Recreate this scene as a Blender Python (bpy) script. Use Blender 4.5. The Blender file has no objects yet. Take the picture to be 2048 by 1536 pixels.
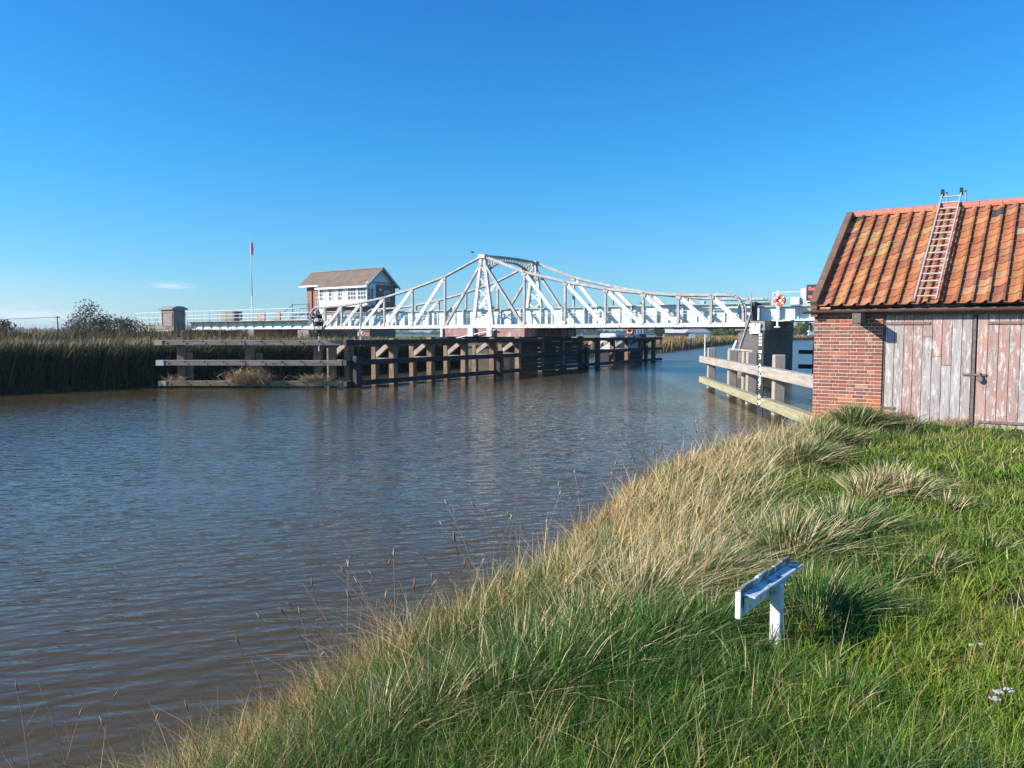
import bpy, math, random
import numpy as np
from mathutils import Vector, Matrix

random.seed(7)
rng = np.random.default_rng(11)
PI = math.pi
R = math.radians
scene = bpy.context.scene
COL = scene.collection

# ------------------------------------------------------------------ helpers
EYE = 2.95
FPX = 1540.0
PITCH = math.atan(100.0 / FPX)


def ground_hit(px, py, z):
    """photo pixel (2048 wide) -> point on the horizontal plane z"""
    dx, dy = (px - 1024) / FPX, (768 - py) / FPX
    d = Vector((dx, math.cos(PITCH) + dy * math.sin(PITCH), -math.sin(PITCH) + dy * math.cos(PITCH)))
    k = (z - EYE) / d.z
    return Vector((d.x * k, d.y * k, z))


def depth_hit(px, py, Y):
    dx, dy = (px - 1024) / FPX, (768 - py) / FPX
    d = Vector((dx, math.cos(PITCH) + dy * math.sin(PITCH), -math.sin(PITCH) + dy * math.cos(PITCH)))
    k = Y / d.y
    return Vector((d.x * k, Y, EYE + d.z * k))


def link(o):
    COL.objects.link(o)
    return o


def tag(o, label=None, cat=None, group=None, kind=None):
    if label: o['label'] = label
    if cat: o['category'] = cat
    if group: o['group'] = group
    if kind: o['kind'] = kind
    return o


def thing(name, label, cat, loc=(0, 0, 0), rz=0.0, group=None):
    o = link(bpy.data.objects.new(name, None))
    o.empty_display_size = 0.3
    o.location = loc
    o.rotation_euler = (0, 0, rz)
    return tag(o, label, cat, group)


def copy_tree(o, parent=None):
    c = link(o.copy())
    c.parent = parent
    for ch in list(o.children):
        copy_tree(ch, c)
    return c


class MB:
    """collects simple solids and links them as one mesh"""

    def __init__(self):
        self.v, self.f, self.c = [], [], []
        self.col = (1, 1, 1)

    def add(self, verts, faces):
        n = len(self.v)
        self.v += [tuple(p) for p in verts]
        for f in faces:
            self.f.append(tuple(i + n for i in f))
            self.c.append(self.col)
        return self

    def box(self, x0, x1, y0, y1, z0, z1):
        v = [(x0, y0, z0), (x1, y0, z0), (x1, y1, z0), (x0, y1, z0), (x0, y0, z1), (x1, y0, z1), (x1, y1, z1), (x0, y1, z1)]
        return self.add(v, [(0, 3, 2, 1), (4, 5, 6, 7), (0, 1, 5, 4), (1, 2, 6, 5), (2, 3, 7, 6), (3, 0, 4, 7)])

    def beam(self, a, b, w, h, up=(0, 0, 1), w2=None, h2=None):
        """rectangular bar from a to b; w across, h along 'up'"""
        a, b = Vector(a), Vector(b)
        d = (b - a).normalized()
        u = Vector(up)
        s = d.cross(u)
        if s.length < 1e-4:
            s = d.cross(Vector((1, 0, 0)))
        s.normalize()
        u = s.cross(d).normalized()
        w2 = w if w2 is None else w2
        h2 = h if h2 is None else h2
        v = []
        for p, ww, hh in ((a, w, h), (b, w2, h2)):
            for sx, sy in ((-1, -1), (1, -1), (1, 1), (-1, 1)):
                v.append(p + s * (sx * ww / 2) + u * (sy * hh / 2))
        return self.add(v, [(0, 1, 2, 3), (7, 6, 5, 4), (0, 4, 5, 1), (1, 5, 6, 2), (2, 6, 7, 3), (3, 7, 4, 0)])

    def tube(self, a, b, r, r2=None, n=8, caps=True):
        a, b = Vector(a), Vector(b)
        d = (b - a).normalized()
        s = d.cross(Vector((0, 0, 1)))
        if s.length < 1e-3:
            s = Vector((1, 0, 0))
        s.normalize()
        u = s.cross(d)
        r2 = r if r2 is None else r2
        v = []
        for p, rr in ((a, r), (b, r2)):
            for k in range(n):
                t = 2 * PI * k / n
                v.append(p + s * (rr * math.cos(t)) + u * (rr * math.sin(t)))
        f = [(k, (k + 1) % n, n + (k + 1) % n, n + k) for k in range(n)]
        if caps:
            f += [tuple(range(n - 1, -1, -1)), tuple(range(n, 2 * n))]
        return self.add(v, f)

    def path(self, pts, r, n=6):
        for p, q in zip(pts, pts[1:]):
            self.tube(p, q, r, n=n)
        return self

    def prism(self, poly, axis, a, b):
        """poly of 2D points extruded along axis 'x','y','z' from a to b"""
        n = len(poly)
        v = []
        for t in (a, b):
            for p, q in poly:
                v.append((t, p, q) if axis == 'x' else (p, t, q) if axis == 'y' else (p, q, t))
        f = [(k, (k + 1) % n, n + (k + 1) % n, n + k) for k in range(n)]
        f += [tuple(range(n - 1, -1, -1)), tuple(range(n, 2 * n))]
        return self.add(v, f)

    def lathe(self, prof, cx=0, cy=0, n=16):
        v, f = [], []
        for r, z in prof:
            for k in range(n):
                t = 2 * PI * k / n
                v.append((cx + r * math.cos(t), cy + r * math.sin(t), z))
        for i in range(len(prof) - 1):
            for k in range(n):
                k2 = (k + 1) % n
                f.append((i * n + k, i * n + k2, (i + 1) * n + k2, (i + 1) * n + k))
        f.append(tuple(range((len(prof) - 1) * n, len(prof) * n)))
        return self.add(v, f)

    def build(self, name, mat, parent=None, smooth=False, bevel=0.0, label=None, color=False):
        me = bpy.data.meshes.new(name)
        me.from_pydata(self.v, [], self.f)
        me.validate()
        if color and len(me.polygons) == len(self.f):
            at = me.color_attributes.new('tint', 'FLOAT_COLOR', 'CORNER')
            cnt = [len(f) for f in self.f]
            arr = np.repeat(np.array([list(c) + [1.0] for c in self.c], dtype=np.float32), cnt, axis=0)
            at.data.foreach_set('color', arr.ravel())
        me.materials.append(mat)
        o = link(bpy.data.objects.new(name, me))
        o.parent = parent
        import bmesh
        bm = bmesh.new()
        bm.from_mesh(me)
        bmesh.ops.recalc_face_normals(bm, faces=bm.faces)
        bm.to_mesh(me)
        bm.free()
        if smooth:
            me.polygons.foreach_set('use_smooth', [True] * len(me.polygons))
        if bevel > 0:
            m = o.modifiers.new('soft_edges', 'BEVEL')
            m.width = bevel
            m.segments = 2
            m.limit_method = 'ANGLE'
        if label:
            o['label'] = label
        return o


def box(name, mat, parent, *a, bevel=0.0, label=None):
    return MB().box(*a).build(name, mat, parent, bevel=bevel, label=label)


def text_mesh(name, body, size, mat, parent, loc, rot, spacing=1.0, bold=0.0, align='CENTER'):
    cu = bpy.data.curves.new(name, 'FONT')
    cu.body = body
    cu.size = size
    cu.align_x = align
    cu.align_y = 'CENTER'
    cu.space_character = spacing
    cu.extrude = 0.004
    cu.offset = bold
    tmp = link(bpy.data.objects.new(name, cu))
    dg = bpy.context.evaluated_depsgraph_get()
    me = bpy.data.meshes.new_from_object(tmp.evaluated_get(dg))
    bpy.data.objects.remove(tmp)
    me.materials.clear()
    me.materials.append(mat)
    o = link(bpy.data.objects.new(name, me))
    o.parent = parent
    o.location = loc
    o.rotation_euler = rot
    return o


# ------------------------------------------------------------------ materials
def new_mat(name):
    m = bpy.data.materials.new(name)
    m.use_nodes = True
    nt = m.node_tree
    bsdf = nt.nodes['Principled BSDF']
    return m, nt, bsdf


def N(nt, typ, **kw):
    n = nt.nodes.new(typ)
    for k, v in kw.items():
        if k in n.inputs.keys():
            n.inputs[k].default_value = v
        else:
            setattr(n, k, v)
    return n


def ramp(nt, src, stops):
    r = nt.nodes.new('ShaderNodeValToRGB')
    el = r.color_ramp.elements
    while len(el) < len(stops):
        el.new(0.5)
    for e, (p, c) in zip(el, stops):
        e.position = p
        e.color = (*c, 1) if len(c) == 3 else c
    nt.links.new(src, r.inputs['Fac'])
    return r


def mixc(nt, fac, a, b, mode='MIX'):
    m = nt.nodes.new('ShaderNodeMix')
    m.data_type = 'RGBA'
    m.blend_type = mode
    for sock, val in ((m.inputs[0], fac), (m.inputs[6], a), (m.inputs[7], b)):
        if hasattr(val, 'is_output'):
            nt.links.new(val, sock)
        elif isinstance(val, (int, float)):
            sock.default_value = val
        else:
            sock.default_value = (*val, 1)
    return m.outputs[2]


def coords(nt, scale=(1, 1, 1), kind='Object'):
    tc = nt.nodes.new('ShaderNodeTexCoord')
    mp = nt.nodes.new('ShaderNodeMapping')
    mp.inputs['Scale'].default_value = scale
    nt.links.new(tc.outputs[kind], mp.inputs['Vector'])
    return mp.outputs['Vector']


def noise(nt, vec, scale, detail=5, rough=0.6, dist=0.0):
    n = N(nt, 'ShaderNodeTexNoise', Scale=scale, Detail=detail, Roughness=rough, Distortion=dist)
    nt.links.new(vec, n.inputs['Vector'])
    return n.outputs['Fac']


def bump(nt, bsdf, h, strength=0.3, dist=0.02):
    b = N(nt, 'ShaderNodeBump', Strength=strength, Distance=dist)
    nt.links.new(h, b.inputs['Height'])
    nt.links.new(b.outputs['Normal'], bsdf.inputs['Normal'])


def mottled(name, c1, c2, scale=3.0, rough=0.75, stretch=(1, 1, 1), c3=None, s3=9.0, t3=0.62, bmp=0.25, metallic=0.0, bdist=0.01):
    """two colours mixed by noise, a third in patches"""
    m, nt, b = new_mat(name)
    v = coords(nt, stretch)
    n1 = noise(nt, v, scale, 6, 0.62)
    col = ramp(nt, n1, [(0.32, c1), (0.68, c2)]).outputs['Color']
    if c3:
        n3 = noise(nt, v, s3, 7, 0.7)
        f = ramp(nt, n3, [(t3 - 0.03, (0, 0, 0)), (t3 + 0.04, (1, 1, 1))]).outputs['Color']
        col = mixc(nt, f, col, c3)
    nt.links.new(col, b.inputs['Base Color'])
    b.inputs['Roughness'].default_value = rough
    b.inputs['Metallic'].default_value = metallic
    if bmp:
        bump(nt, b, noise(nt, v, scale * 6, 6, 0.7), bmp, bdist)
    return m


def brick_mat(name, c1, c2, mortar, sx=1.0, stain=(0.1, 0.09, 0.08), axis='xz', mort=0.012):
    m, nt, b = new_mat(name)
    tc = nt.nodes.new('ShaderNodeTexCoord')
    sep = nt.nodes.new('ShaderNodeSeparateXYZ')
    nt.links.new(tc.outputs['Object'], sep.inputs[0])
    add = N(nt, 'ShaderNodeMath', operation='ADD')
    nt.links.new(sep.outputs['X'], add.inputs[0])
    nt.links.new(sep.outputs['Y'], add.inputs[1])
    cmb = nt.nodes.new('ShaderNodeCombineXYZ')
    nt.links.new(add.outputs[0], cmb.inputs['X'])
    nt.links.new(sep.outputs['Z'], cmb.inputs['Y'])
    br = N(nt, 'ShaderNodeTexBrick', Scale=1.0)
    br.inputs['Color1'].default_value = (*c1, 1)
    br.inputs['Color2'].default_value = (*c2, 1)
    br.inputs['Mortar'].default_value = (*mortar, 1)
    br.inputs['Mortar Size'].default_value = mort
    br.inputs['Brick Width'].default_value = 0.225 * sx
    br.inputs['Row Height'].default_value = 0.075 * sx
    br.inputs['Bias'].default_value = -0.1
    nt.links.new(cmb.outputs[0], br.inputs['Vector'])
    n1 = noise(nt, tc.outputs['Object'], 0.9, 6, 0.65)
    f = ramp(nt, n1, [(0.42, (0, 0, 0)), (0.75, (0.75, 0.75, 0.75))]).outputs['Color']
    col = mixc(nt, f, br.outputs['Color'], stain)
    nt.links.new(col, b.inputs['Base Color'])
    b.inputs['Roughness'].default_value = 0.85
    bump(nt, b, br.outputs['Fac'], -0.4, 0.01)
    return m


def tint_mat(name, rough=0.8, nscale=14.0, amt=0.35, bmp=0.3, stretch=(1, 1, 1), spots=None, sp_scale=5.0, sp_t=0.6, bdist=0.006):
    """base colour from the per-face tint of the mesh, broken up by noise"""
    m, nt, b = new_mat(name)
    at = nt.nodes.new('ShaderNodeAttribute')
    at.attribute_name = 'tint'
    v = coords(nt, stretch)
    n1 = noise(nt, v, nscale, 6, 0.65)
    g = ramp(nt, n1, [(0.25, (1 - amt,) * 3), (0.75, (1 + amt * 0.4,) * 3)]).outputs['Color']
    col = mixc(nt, 1.0, at.outputs['Color'], g, 'MULTIPLY')
    if spots:
        n3 = noise(nt, v, sp_scale, 8, 0.72)
        f = ramp(nt, n3, [(sp_t - 0.02, (0, 0, 0)), (sp_t + 0.05, (1, 1, 1))]).outputs['Color']
        col = mixc(nt, f, col, spots)
    nt.links.new(col, b.inputs['Base Color'])
    b.inputs['Roughness'].default_value = rough
    if bmp:
        bump(nt, b, n1, bmp, bdist)
    return m


def leaf_mat(name, trans=0.35, rough=0.55):
    m, nt, b = new_mat(name)
    at = nt.nodes.new('ShaderNodeAttribute')
    at.attribute_name = 'tint'
    nt.links.new(at.outputs['Color'], b.inputs['Base Color'])
    b.inputs['Roughness'].default_value = rough
    b.inputs['Specular IOR Level'].default_value = 0.12
    tr = nt.nodes.new('ShaderNodeBsdfTranslucent')
    nt.links.new(at.outputs['Color'], tr.inputs['Color'])
    mx = nt.nodes.new('ShaderNodeMixShader')
    mx.inputs[0].default_value = trans
    out = nt.nodes['Material Output']
    nt.links.new(b.outputs[0], mx.inputs[1])
    nt.links.new(tr.outputs[0], mx.inputs[2])
    nt.links.new(mx.outputs[0], out.inputs['Surface'])
    return m


def plain(name, c, rough=0.5, metallic=0.0, emit=None, es=1.0):
    m, nt, b = new_mat(name)
    v = coords(nt)
    n1 = noise(nt, v, 8.0, 5, 0.6)
    col = ramp(nt, n1, [(0.3, tuple(x * 0.82 for x in c)), (0.7, tuple(min(1, x * 1.08) for x in c))]).outputs['Color']
    nt.links.new(col, b.inputs['Base Color'])
    b.inputs['Roughness'].default_value = rough
    b.inputs['Metallic'].default_value = metallic
    if emit:
        b.inputs['Emission Color'].default_value = (*emit, 1)
        b.inputs['Emission Strength'].default_value = es
    return m


M = {}
M['white_steel'] = mottled('white_steel', (0.55, 0.545, 0.52), (0.76, 0.76, 0.73), 1.6, 0.5, c3=(0.40, 0.29, 0.22), s3=4.0, t3=0.61, bmp=0.1)
M['chord_steel'] = mottled('chord_steel', (0.27, 0.25, 0.235), (0.50, 0.48, 0.455), 2.2, 0.55, c3=(0.26, 0.15, 0.10), s3=3.0, t3=0.60, bmp=0.15)
M['rusty_white'] = mottled('rusty_white', (0.62, 0.59, 0.55), (0.78, 0.76, 0.72), 2.0, 0.6, c3=(0.38, 0.20, 0.12), s3=5.0, t3=0.565, bmp=0.2)
M['girder_paint'] = mottled('girder_paint', (0.60, 0.70, 0.70), (0.76, 0.83, 0.82), 0.7, 0.5, c3=(0.42, 0.40, 0.36), s3=2.4, t3=0.68, bmp=0.08)
M['girder_top'] = mottled('girder_top', (0.28, 0.38, 0.36), (0.45, 0.53, 0.50), 1.5, 0.7, bmp=0.2)
M['red_steel'] = mottled('red_steel', (0.24, 0.095, 0.085), (0.38, 0.22, 0.21), 1.5, 0.6, c3=(0.46, 0.37, 0.35), s3=2.0, t3=0.6)
M['dark_steel'] = mottled('dark_steel', (0.025, 0.022, 0.025), (0.05, 0.045, 0.045), 2.0, 0.6)
M['pile_wood'] = mottled('pile_wood', (0.14, 0.082, 0.05), (0.29, 0.19, 0.125), 2.2, 0.85, (3, 3, 0.5), c3=(0.38, 0.31, 0.24), s3=3.0, t3=0.6, bmp=0.5)
M['dark_wood'] = mottled('dark_wood', (0.022, 0.016, 0.016), (0.062, 0.046, 0.042), 2.2, 0.8, (1.2, 1.2, 1.2), c3=(0.13, 0.10, 0.085), s3=4.0, t3=0.66, bmp=0.4)  # near-black timber; on the far right fender it also stands for shade
M['grey_wood'] = mottled('grey_wood', (0.25, 0.185, 0.14), (0.46, 0.37, 0.30), 1.6, 0.85, (0.5, 4, 5), c3=(0.12, 0.085, 0.07), s3=3.0, t3=0.62, bmp=0.5)
M['grey_wood_y'] = mottled('grey_wood_y', (0.30, 0.25, 0.205), (0.47, 0.41, 0.355), 1.6, 0.85, (4, 0.5, 5), c3=(0.14, 0.11, 0.09), s3=3.0, t3=0.67, bmp=0.5)
M['algae_wood_y'] = mottled('algae_wood_y', (0.27, 0.235, 0.13), (0.42, 0.37, 0.235), 1.8, 0.85, (4, 0.6, 5), c3=(0.10, 0.13, 0.05), s3=3.0, t3=0.62, bmp=0.5)
M['algae_wood'] = mottled('algae_wood', (0.20, 0.16, 0.085), (0.34, 0.28, 0.17), 1.8, 0.85, (0.6, 4, 5), c3=(0.09, 0.10, 0.04), s3=3.0, t3=0.6, bmp=0.5)
M['post_wood'] = mottled('post_wood', (0.27, 0.22, 0.18), (0.46, 0.39, 0.33), 2.0, 0.85, (6, 6, 0.6), c3=(0.10, 0.075, 0.06), s3=2.0, t3=0.63, bmp=0.5)
M['brace_wood'] = mottled('brace_wood', (0.21, 0.175, 0.13), (0.38, 0.325, 0.26), 2.0, 0.85, (2, 2, 2), bmp=0.4)
M['end_plate_yellow'] = mottled('end_plate_yellow', (0.50, 0.45, 0.25), (0.62, 0.56, 0.34), 3.0, 0.7)
M['end_plate_white'] = mottled('end_plate_white', (0.66, 0.65, 0.60), (0.76, 0.75, 0.70), 3.0, 0.7)
M['bolt'] = plain('bolt', (0.02, 0.016, 0.014), 0.6)
M['pier_brick'] = brick_mat('pier_brick', (0.30, 0.24, 0.20), (0.20, 0.15, 0.13), (0.36, 0.33, 0.29), 1.3)
M['red_brick'] = brick_mat('red_brick', (0.36, 0.13, 0.075), (0.24, 0.085, 0.055), (0.36, 0.30, 0.24), 1.3, (0.16, 0.075, 0.055))
M['shed_brick'] = brick_mat('shed_brick', (0.36, 0.13, 0.08), (0.20, 0.075, 0.055), (0.60, 0.54, 0.44), 1.0, (0.25, 0.12, 0.08))
M['brick_unit'] = tint_mat('brick_unit', 0.85, 40.0, 0.5, 0.4)
M['mortar'] = mottled('mortar', (0.60, 0.51, 0.40), (0.76, 0.67, 0.53), 12.0, 0.95, bmp=0.4)
M['pantile'] = tint_mat('pantile', 0.85, 18.0, 0.45, 0.4, spots=(0.33, 0.26, 0.09), sp_scale=3.6, sp_t=0.61)
M['ridge_tile'] = mottled('ridge_tile', (0.44, 0.14, 0.09), (0.54, 0.22, 0.15), 6.0, 0.8, c3=(0.3, 0.24, 0.18), t3=0.66)
M['verge'] = mottled('verge', (0.13, 0.075, 0.05), (0.23, 0.13, 0.09), 5.0, 0.85, c3=(0.30, 0.22, 0.14), s3=9.0, t3=0.64, bmp=0.4)
M['gutter'] = mottled('gutter', (0.10, 0.045, 0.035), (0.17, 0.085, 0.065), 4.0, 0.6, bmp=0.1)
M['old_beam'] = mottled('old_beam', (0.10, 0.085, 0.07), (0.21, 0.18, 0.15), 3.0, 0.9, (6, 1, 4), bmp=0.4)
M['iron'] = mottled('iron', (0.14, 0.10, 0.085), (0.25, 0.19, 0.17), 20.0, 0.75, c3=(0.32, 0.15, 0.08), s3=14.0, t3=0.58)
M['alloy'] = plain('alloy', (0.56, 0.54, 0.545), 0.42, 0.25)
M['rubber'] = plain('rubber', (0.02, 0.02, 0.022), 0.6)
M['white_paint'] = plain('white_paint', (0.76, 0.77, 0.76), 0.5)
M['weather_white'] = mottled('weather_white', (0.58, 0.58, 0.56), (0.78, 0.78, 0.76), 14.0, 0.75, c3=(0.19, 0.165, 0.145), s3=16.0, t3=0.585, bmp=0.5)
M['bare_grey'] = mottled('bare_grey', (0.16, 0.14, 0.125), (0.32, 0.29, 0.26), 18.0, 0.9, (1, 1, 1), c3=(0.7, 0.7, 0.68), s3=11.0, t3=0.53, bmp=0.6)
M['slate'] = mottled('slate', (0.145, 0.10, 0.072), (0.26, 0.165, 0.092), 1.1, 0.8, (1, 1, 1), c3=(0.17, 0.155, 0.15), s3=1.2, t3=0.52, bmp=0.4)
M['glass'] = plain('glass', (0.10, 0.13, 0.16), 0.08)
M['black_paint'] = plain('black_paint', (0.018, 0.018, 0.02), 0.5)
M['orange'] = plain('orange', (0.75, 0.13, 0.05), 0.5)
M['led'] = plain('led', (0.5, 0.06, 0.04), 0.5, emit=(1.0, 0.13, 0.08), es=1.1)
M['panel_black'] = plain('panel_black', (0.03, 0.03, 0.04), 0.6)
M['letter_dark'] = plain('letter_dark', (0.02, 0.025, 0.04), 0.6)
M['letter_faint'] = plain('letter_faint', (0.45, 0.45, 0.47), 0.6)
M['concrete'] = mottled('concrete', (0.20, 0.18, 0.16), (0.34, 0.32, 0.29), 1.2, 0.9, bmp=0.3)
M['bark'] = mottled('bark', (0.08, 0.06, 0.045), (0.16, 0.125, 0.10), 4.0, 0.9, (3, 3, 0.6), bmp=0.5)
M['leaf'] = leaf_mat('leaf')
M['blade'] = leaf_mat('blade', 0.22, 0.6)
M['reed'] = leaf_mat('reed', 0.12, 0.6)
M['red_flag'] = plain('red_flag', (0.72, 0.16, 0.20), 0.7)


# shed door: flaking pink and white paint on weathered boards
def door_material():
    m, nt, b = new_mat('door_paint')
    at = nt.nodes.new('ShaderNodeAttribute')
    at.attribute_name = 'tint'
    v = coords(nt, (9, 9, 0.9))
    v2 = coords(nt, (30, 30, 2.2))
    v3 = coords(nt, (5, 5, 1.1))
    grain = noise(nt, v2, 2.0, 7, 0.7, 0.4)
    wood = ramp(nt, grain, [(0.30, (0.11, 0.09, 0.08)), (0.50, (0.31, 0.27, 0.25)), (0.75, (0.48, 0.44, 0.42))]).outputs['Color']
    worn = noise(nt, v, 1.6, 8, 0.72)
    f = ramp(nt, worn, [(0.45, (1, 1, 1)), (0.60, (0, 0, 0))]).outputs['Color']
    col = mixc(nt, f, wood, at.outputs['Color'])
    fl = noise(nt, v3, 3.4, 9, 0.78)
    f2 = ramp(nt, fl, [(0.52, (0, 0, 0)), (0.60, (0.85, 0.85, 0.85))]).outputs['Color']
    col = mixc(nt, f2, col, (0.64, 0.61, 0.59))
    nt.links.new(col, b.inputs['Base Color'])
    b.inputs['Roughness'].default_value = 0.85
    bump(nt, b, grain, 0.5, 0.006)
    return m


M['door'] = door_material()

# ------------------------------------------------------------------ terrain
RIGHT_BANK = [(-900, -700), (-60, -60), (-14, -12), (-6.0, -3.0), (-3.6, 0.8), (-2.6, 2.8), (-2.05, 4.1), (-1.5, 5.15), (-0.85, 6.3), (-0.15, 7.5),
              (0.42, 9.1), (1.25, 11.6), (2.5, 13.7), (4.3, 15.7), (5.7, 17.2), (7.3, 20.0), (10, 23.5), (14.5, 30), (23, 46), (33, 62),
              (60, 100), (110, 180), (180, 262), (300, 322), (900, 420), (4200, 520)]
LEFT_BANK = [(-1500, -800), (-140, -70), (-58, 10), (-34, 30), (-26.4, 38.3), (-21.2, 44.0), (-15.5, 52.5), (-9.0, 63.5), (-4.5, 73), (4.5, 90),
             (23.0, 122), (42, 170), (65, 227), (102, 318), (132, 360), (156, 376), (200, 388), (400, 430), (900, 500), (4200, 620)]


def sdist(x, y, line):
    """signed distance to a polyline: positive to its right"""
    P = np.stack([x, y], -1)
    best = np.full(x.shape, 1e18)
    sign = np.ones(x.shape)
    L = np.array(line, float)
    for a, b in zip(L[:-1], L[1:]):
        d = b - a
        ll = d @ d
        t = np.clip(((P - a) @ d) / ll, 0, 1)
        q = a + t[..., None] * d
        w = P - q
        dd = (w ** 2).sum(-1)
        cr = d[0] * (P[..., 1] - a[1]) - d[1] * (P[..., 0] - a[0])
        up = dd < best - 1e-12
        best = np.where(up, dd, best)
        sign = np.where(up, np.where(cr < 0, 1.0, -1.0), sign)
    return np.sqrt(best) * sign


def wav(x, y, s, seed=0.0):
    return (np.sin(x * s + seed) * np.cos(y * s * 1.13 + seed * 1.7) + 0.5 * np.sin(x * s * 2.3 + y * s * 1.9 + seed * 3.1) + 0.3 * np.cos(y * s * 3.7 - x * s * 2.9 + seed)) / 1.8


def height(x, y):
    x = np.asarray(x, float)
    y = np.asarray(y, float)
    dr = sdist(x, y, RIGHT_BANK)
    dl = -sdist(x, y, LEFT_BANK)
    near = np.exp(-((y - 0) / 60.0) ** 2)
    zr = 1.08 * (1 - np.exp(-np.clip(dr, 0, None) / 0.85)) + 0.12 * (1 - np.exp(-np.clip(dr, 0, None) / 6.0))
    zr = zr + 0.26 * np.exp(-((x - 0.5) ** 2 + (y - 1.0) ** 2) / 30.0) * (1 - np.exp(-np.clip(dr, 0, None) / 1.2))
    # hump of old turf at the shed corner and along the crest of the bank
    zr = zr + 0.30 * np.exp(-((x - 6.6) ** 2 + (y - 15.4) ** 2) / 1.3) * (1 - np.exp(-np.clip(dr, 0, None) / 0.6))
    zr = zr + 0.06 * wav(x, y, 0.9, 1.0) * near * (dr > 0) * np.clip(dr, 0, 1)
    zr = np.where(dr > 0, zr, np.maximum(-0.05 + dr * 0.7, -2.5))
    zl = 1.0 * (1 - np.exp(-np.clip(dl, 0, None) / 0.8)) + 0.25 * (1 - np.exp(-np.clip(dl, 0, None) / 60.0))
    zl = np.where(dl > 0, zl + 0.1 * wav(x, y, 0.15, 2.0), np.maximum(-0.05 + dl * 0.5, -2.5))
    # railway bank behind the left abutment
    lx = (x + 2.4) * 0.807 - (y - 64.4) * 0.591
    ly = (x + 2.4) * 0.591 + (y - 64.4) * 0.807
    emb = 2.2 * np.clip((-lx - 47) / 10.0, 0, 1) * np.exp(-((ly - 3.75) / 11.0) ** 4)
    zl = np.where(dl > 0, zl + emb, zl)
    z = np.where(dr > dl, zr, zl)
    return z


def axis_lines(lo_fine, hi_fine, step, lo, hi, grow=1.09):
    c = list(np.arange(lo_fine, hi_fine + 1e-6, step))
    s, x = step, c[-1]
    while x < hi:
        s *= grow
        x += s
        c.append(x)
    s, x = step, c[0]
    pre = []
    while x > lo:
        s *= grow
        x -= s
        pre.append(x)
    return np.array(pre[::-1] + c)


def grid_mesh(name, xs, ys, Z, mat):
    nx, ny = len(xs), len(ys)
    X, Y = np.meshgrid(xs, ys)
    co = np.stack([X, Y, Z], -1).reshape(-1, 3).astype(np.float32)
    idx = np.arange(nx * ny).reshape(ny, nx)
    q = np.stack([idx[:-1, :-1], idx[:-1, 1:], idx[1:, 1:], idx[1:, :-1]], -1).reshape(-1, 4)
    return raw_mesh(name, co, q.ravel(), np.full(len(q), 4), mat, smooth=True)


def raw_mesh(name, co, loops, counts, mat, colors=None, smooth=False, parent=None):
    me = bpy.data.meshes.new(name)
    me.vertices.add(len(co))
    me.vertices.foreach_set('co', np.asarray(co, np.float32).ravel())
    me.loops.add(len(loops))
    me.loops.foreach_set('vertex_index', np.asarray(loops, np.int32))
    me.polygons.add(len(counts))
    starts = np.concatenate([[0], np.cumsum(counts)[:-1]]).astype(np.int32)
    me.polygons.foreach_set('loop_start', starts)
    me.polygons.foreach_set('loop_total', np.asarray(counts, np.int32))
    if smooth:
        me.polygons.foreach_set('use_smooth', np.ones(len(counts), bool))
    me.update(calc_edges=True)
    if colors is not None:
        at = me.color_attributes.new('tint', 'FLOAT_COLOR', 'POINT')
        c4 = np.concatenate([colors, np.ones((len(colors), 1))], 1).astype(np.float32)
        at.data.foreach_set('color', c4.ravel())
    me.materials.append(mat)
    o = link(bpy.data.objects.new(name, me))
    o.parent = parent
    return o


def ground_material():
    m, nt, b = new_mat('ground_soil')
    v = coords(nt)
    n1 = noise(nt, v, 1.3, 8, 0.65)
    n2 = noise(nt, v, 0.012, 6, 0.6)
    near = ramp(nt, n1, [(0.3, (0.022, 0.026, 0.009)), (0.55, (0.04, 0.045, 0.016)), (0.78, (0.12, 0.095, 0.05))]).outputs['Color']  # dark thatch tone, deepened so the shade of grass hollows is in the colour
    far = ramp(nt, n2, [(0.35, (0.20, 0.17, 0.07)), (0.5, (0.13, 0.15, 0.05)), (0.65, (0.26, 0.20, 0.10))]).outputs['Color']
    sep = nt.nodes.new('ShaderNodeSeparateXYZ')
    nt.links.new(v, sep.inputs[0])
    mr = N(nt, 'ShaderNodeMapRange')
    mr.inputs['From Min'].default_value = 60
    mr.inputs['From Max'].default_value = 110
    nt.links.new(sep.outputs['Y'], mr.inputs['Value'])
    col = mixc(nt, mr.outputs[0], near, far)
    nt.links.new(col, b.inputs['Base Color'])
    b.inputs['Roughness'].default_value = 0.95
    bump(nt, b, noise(nt, v, 9.0, 7, 0.7), 0.5, 0.03)
    return m


xs = axis_lines(-5, 13, 0.16, -3600, 3600, 1.085)
ys = axis_lines(-1, 22, 0.16, -500, 4200, 1.07)
GX, GY = np.meshgrid(xs, ys)
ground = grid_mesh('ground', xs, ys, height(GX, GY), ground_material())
tag(ground, 'grassy river bank and flat marsh fields', kind='structure')


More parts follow.
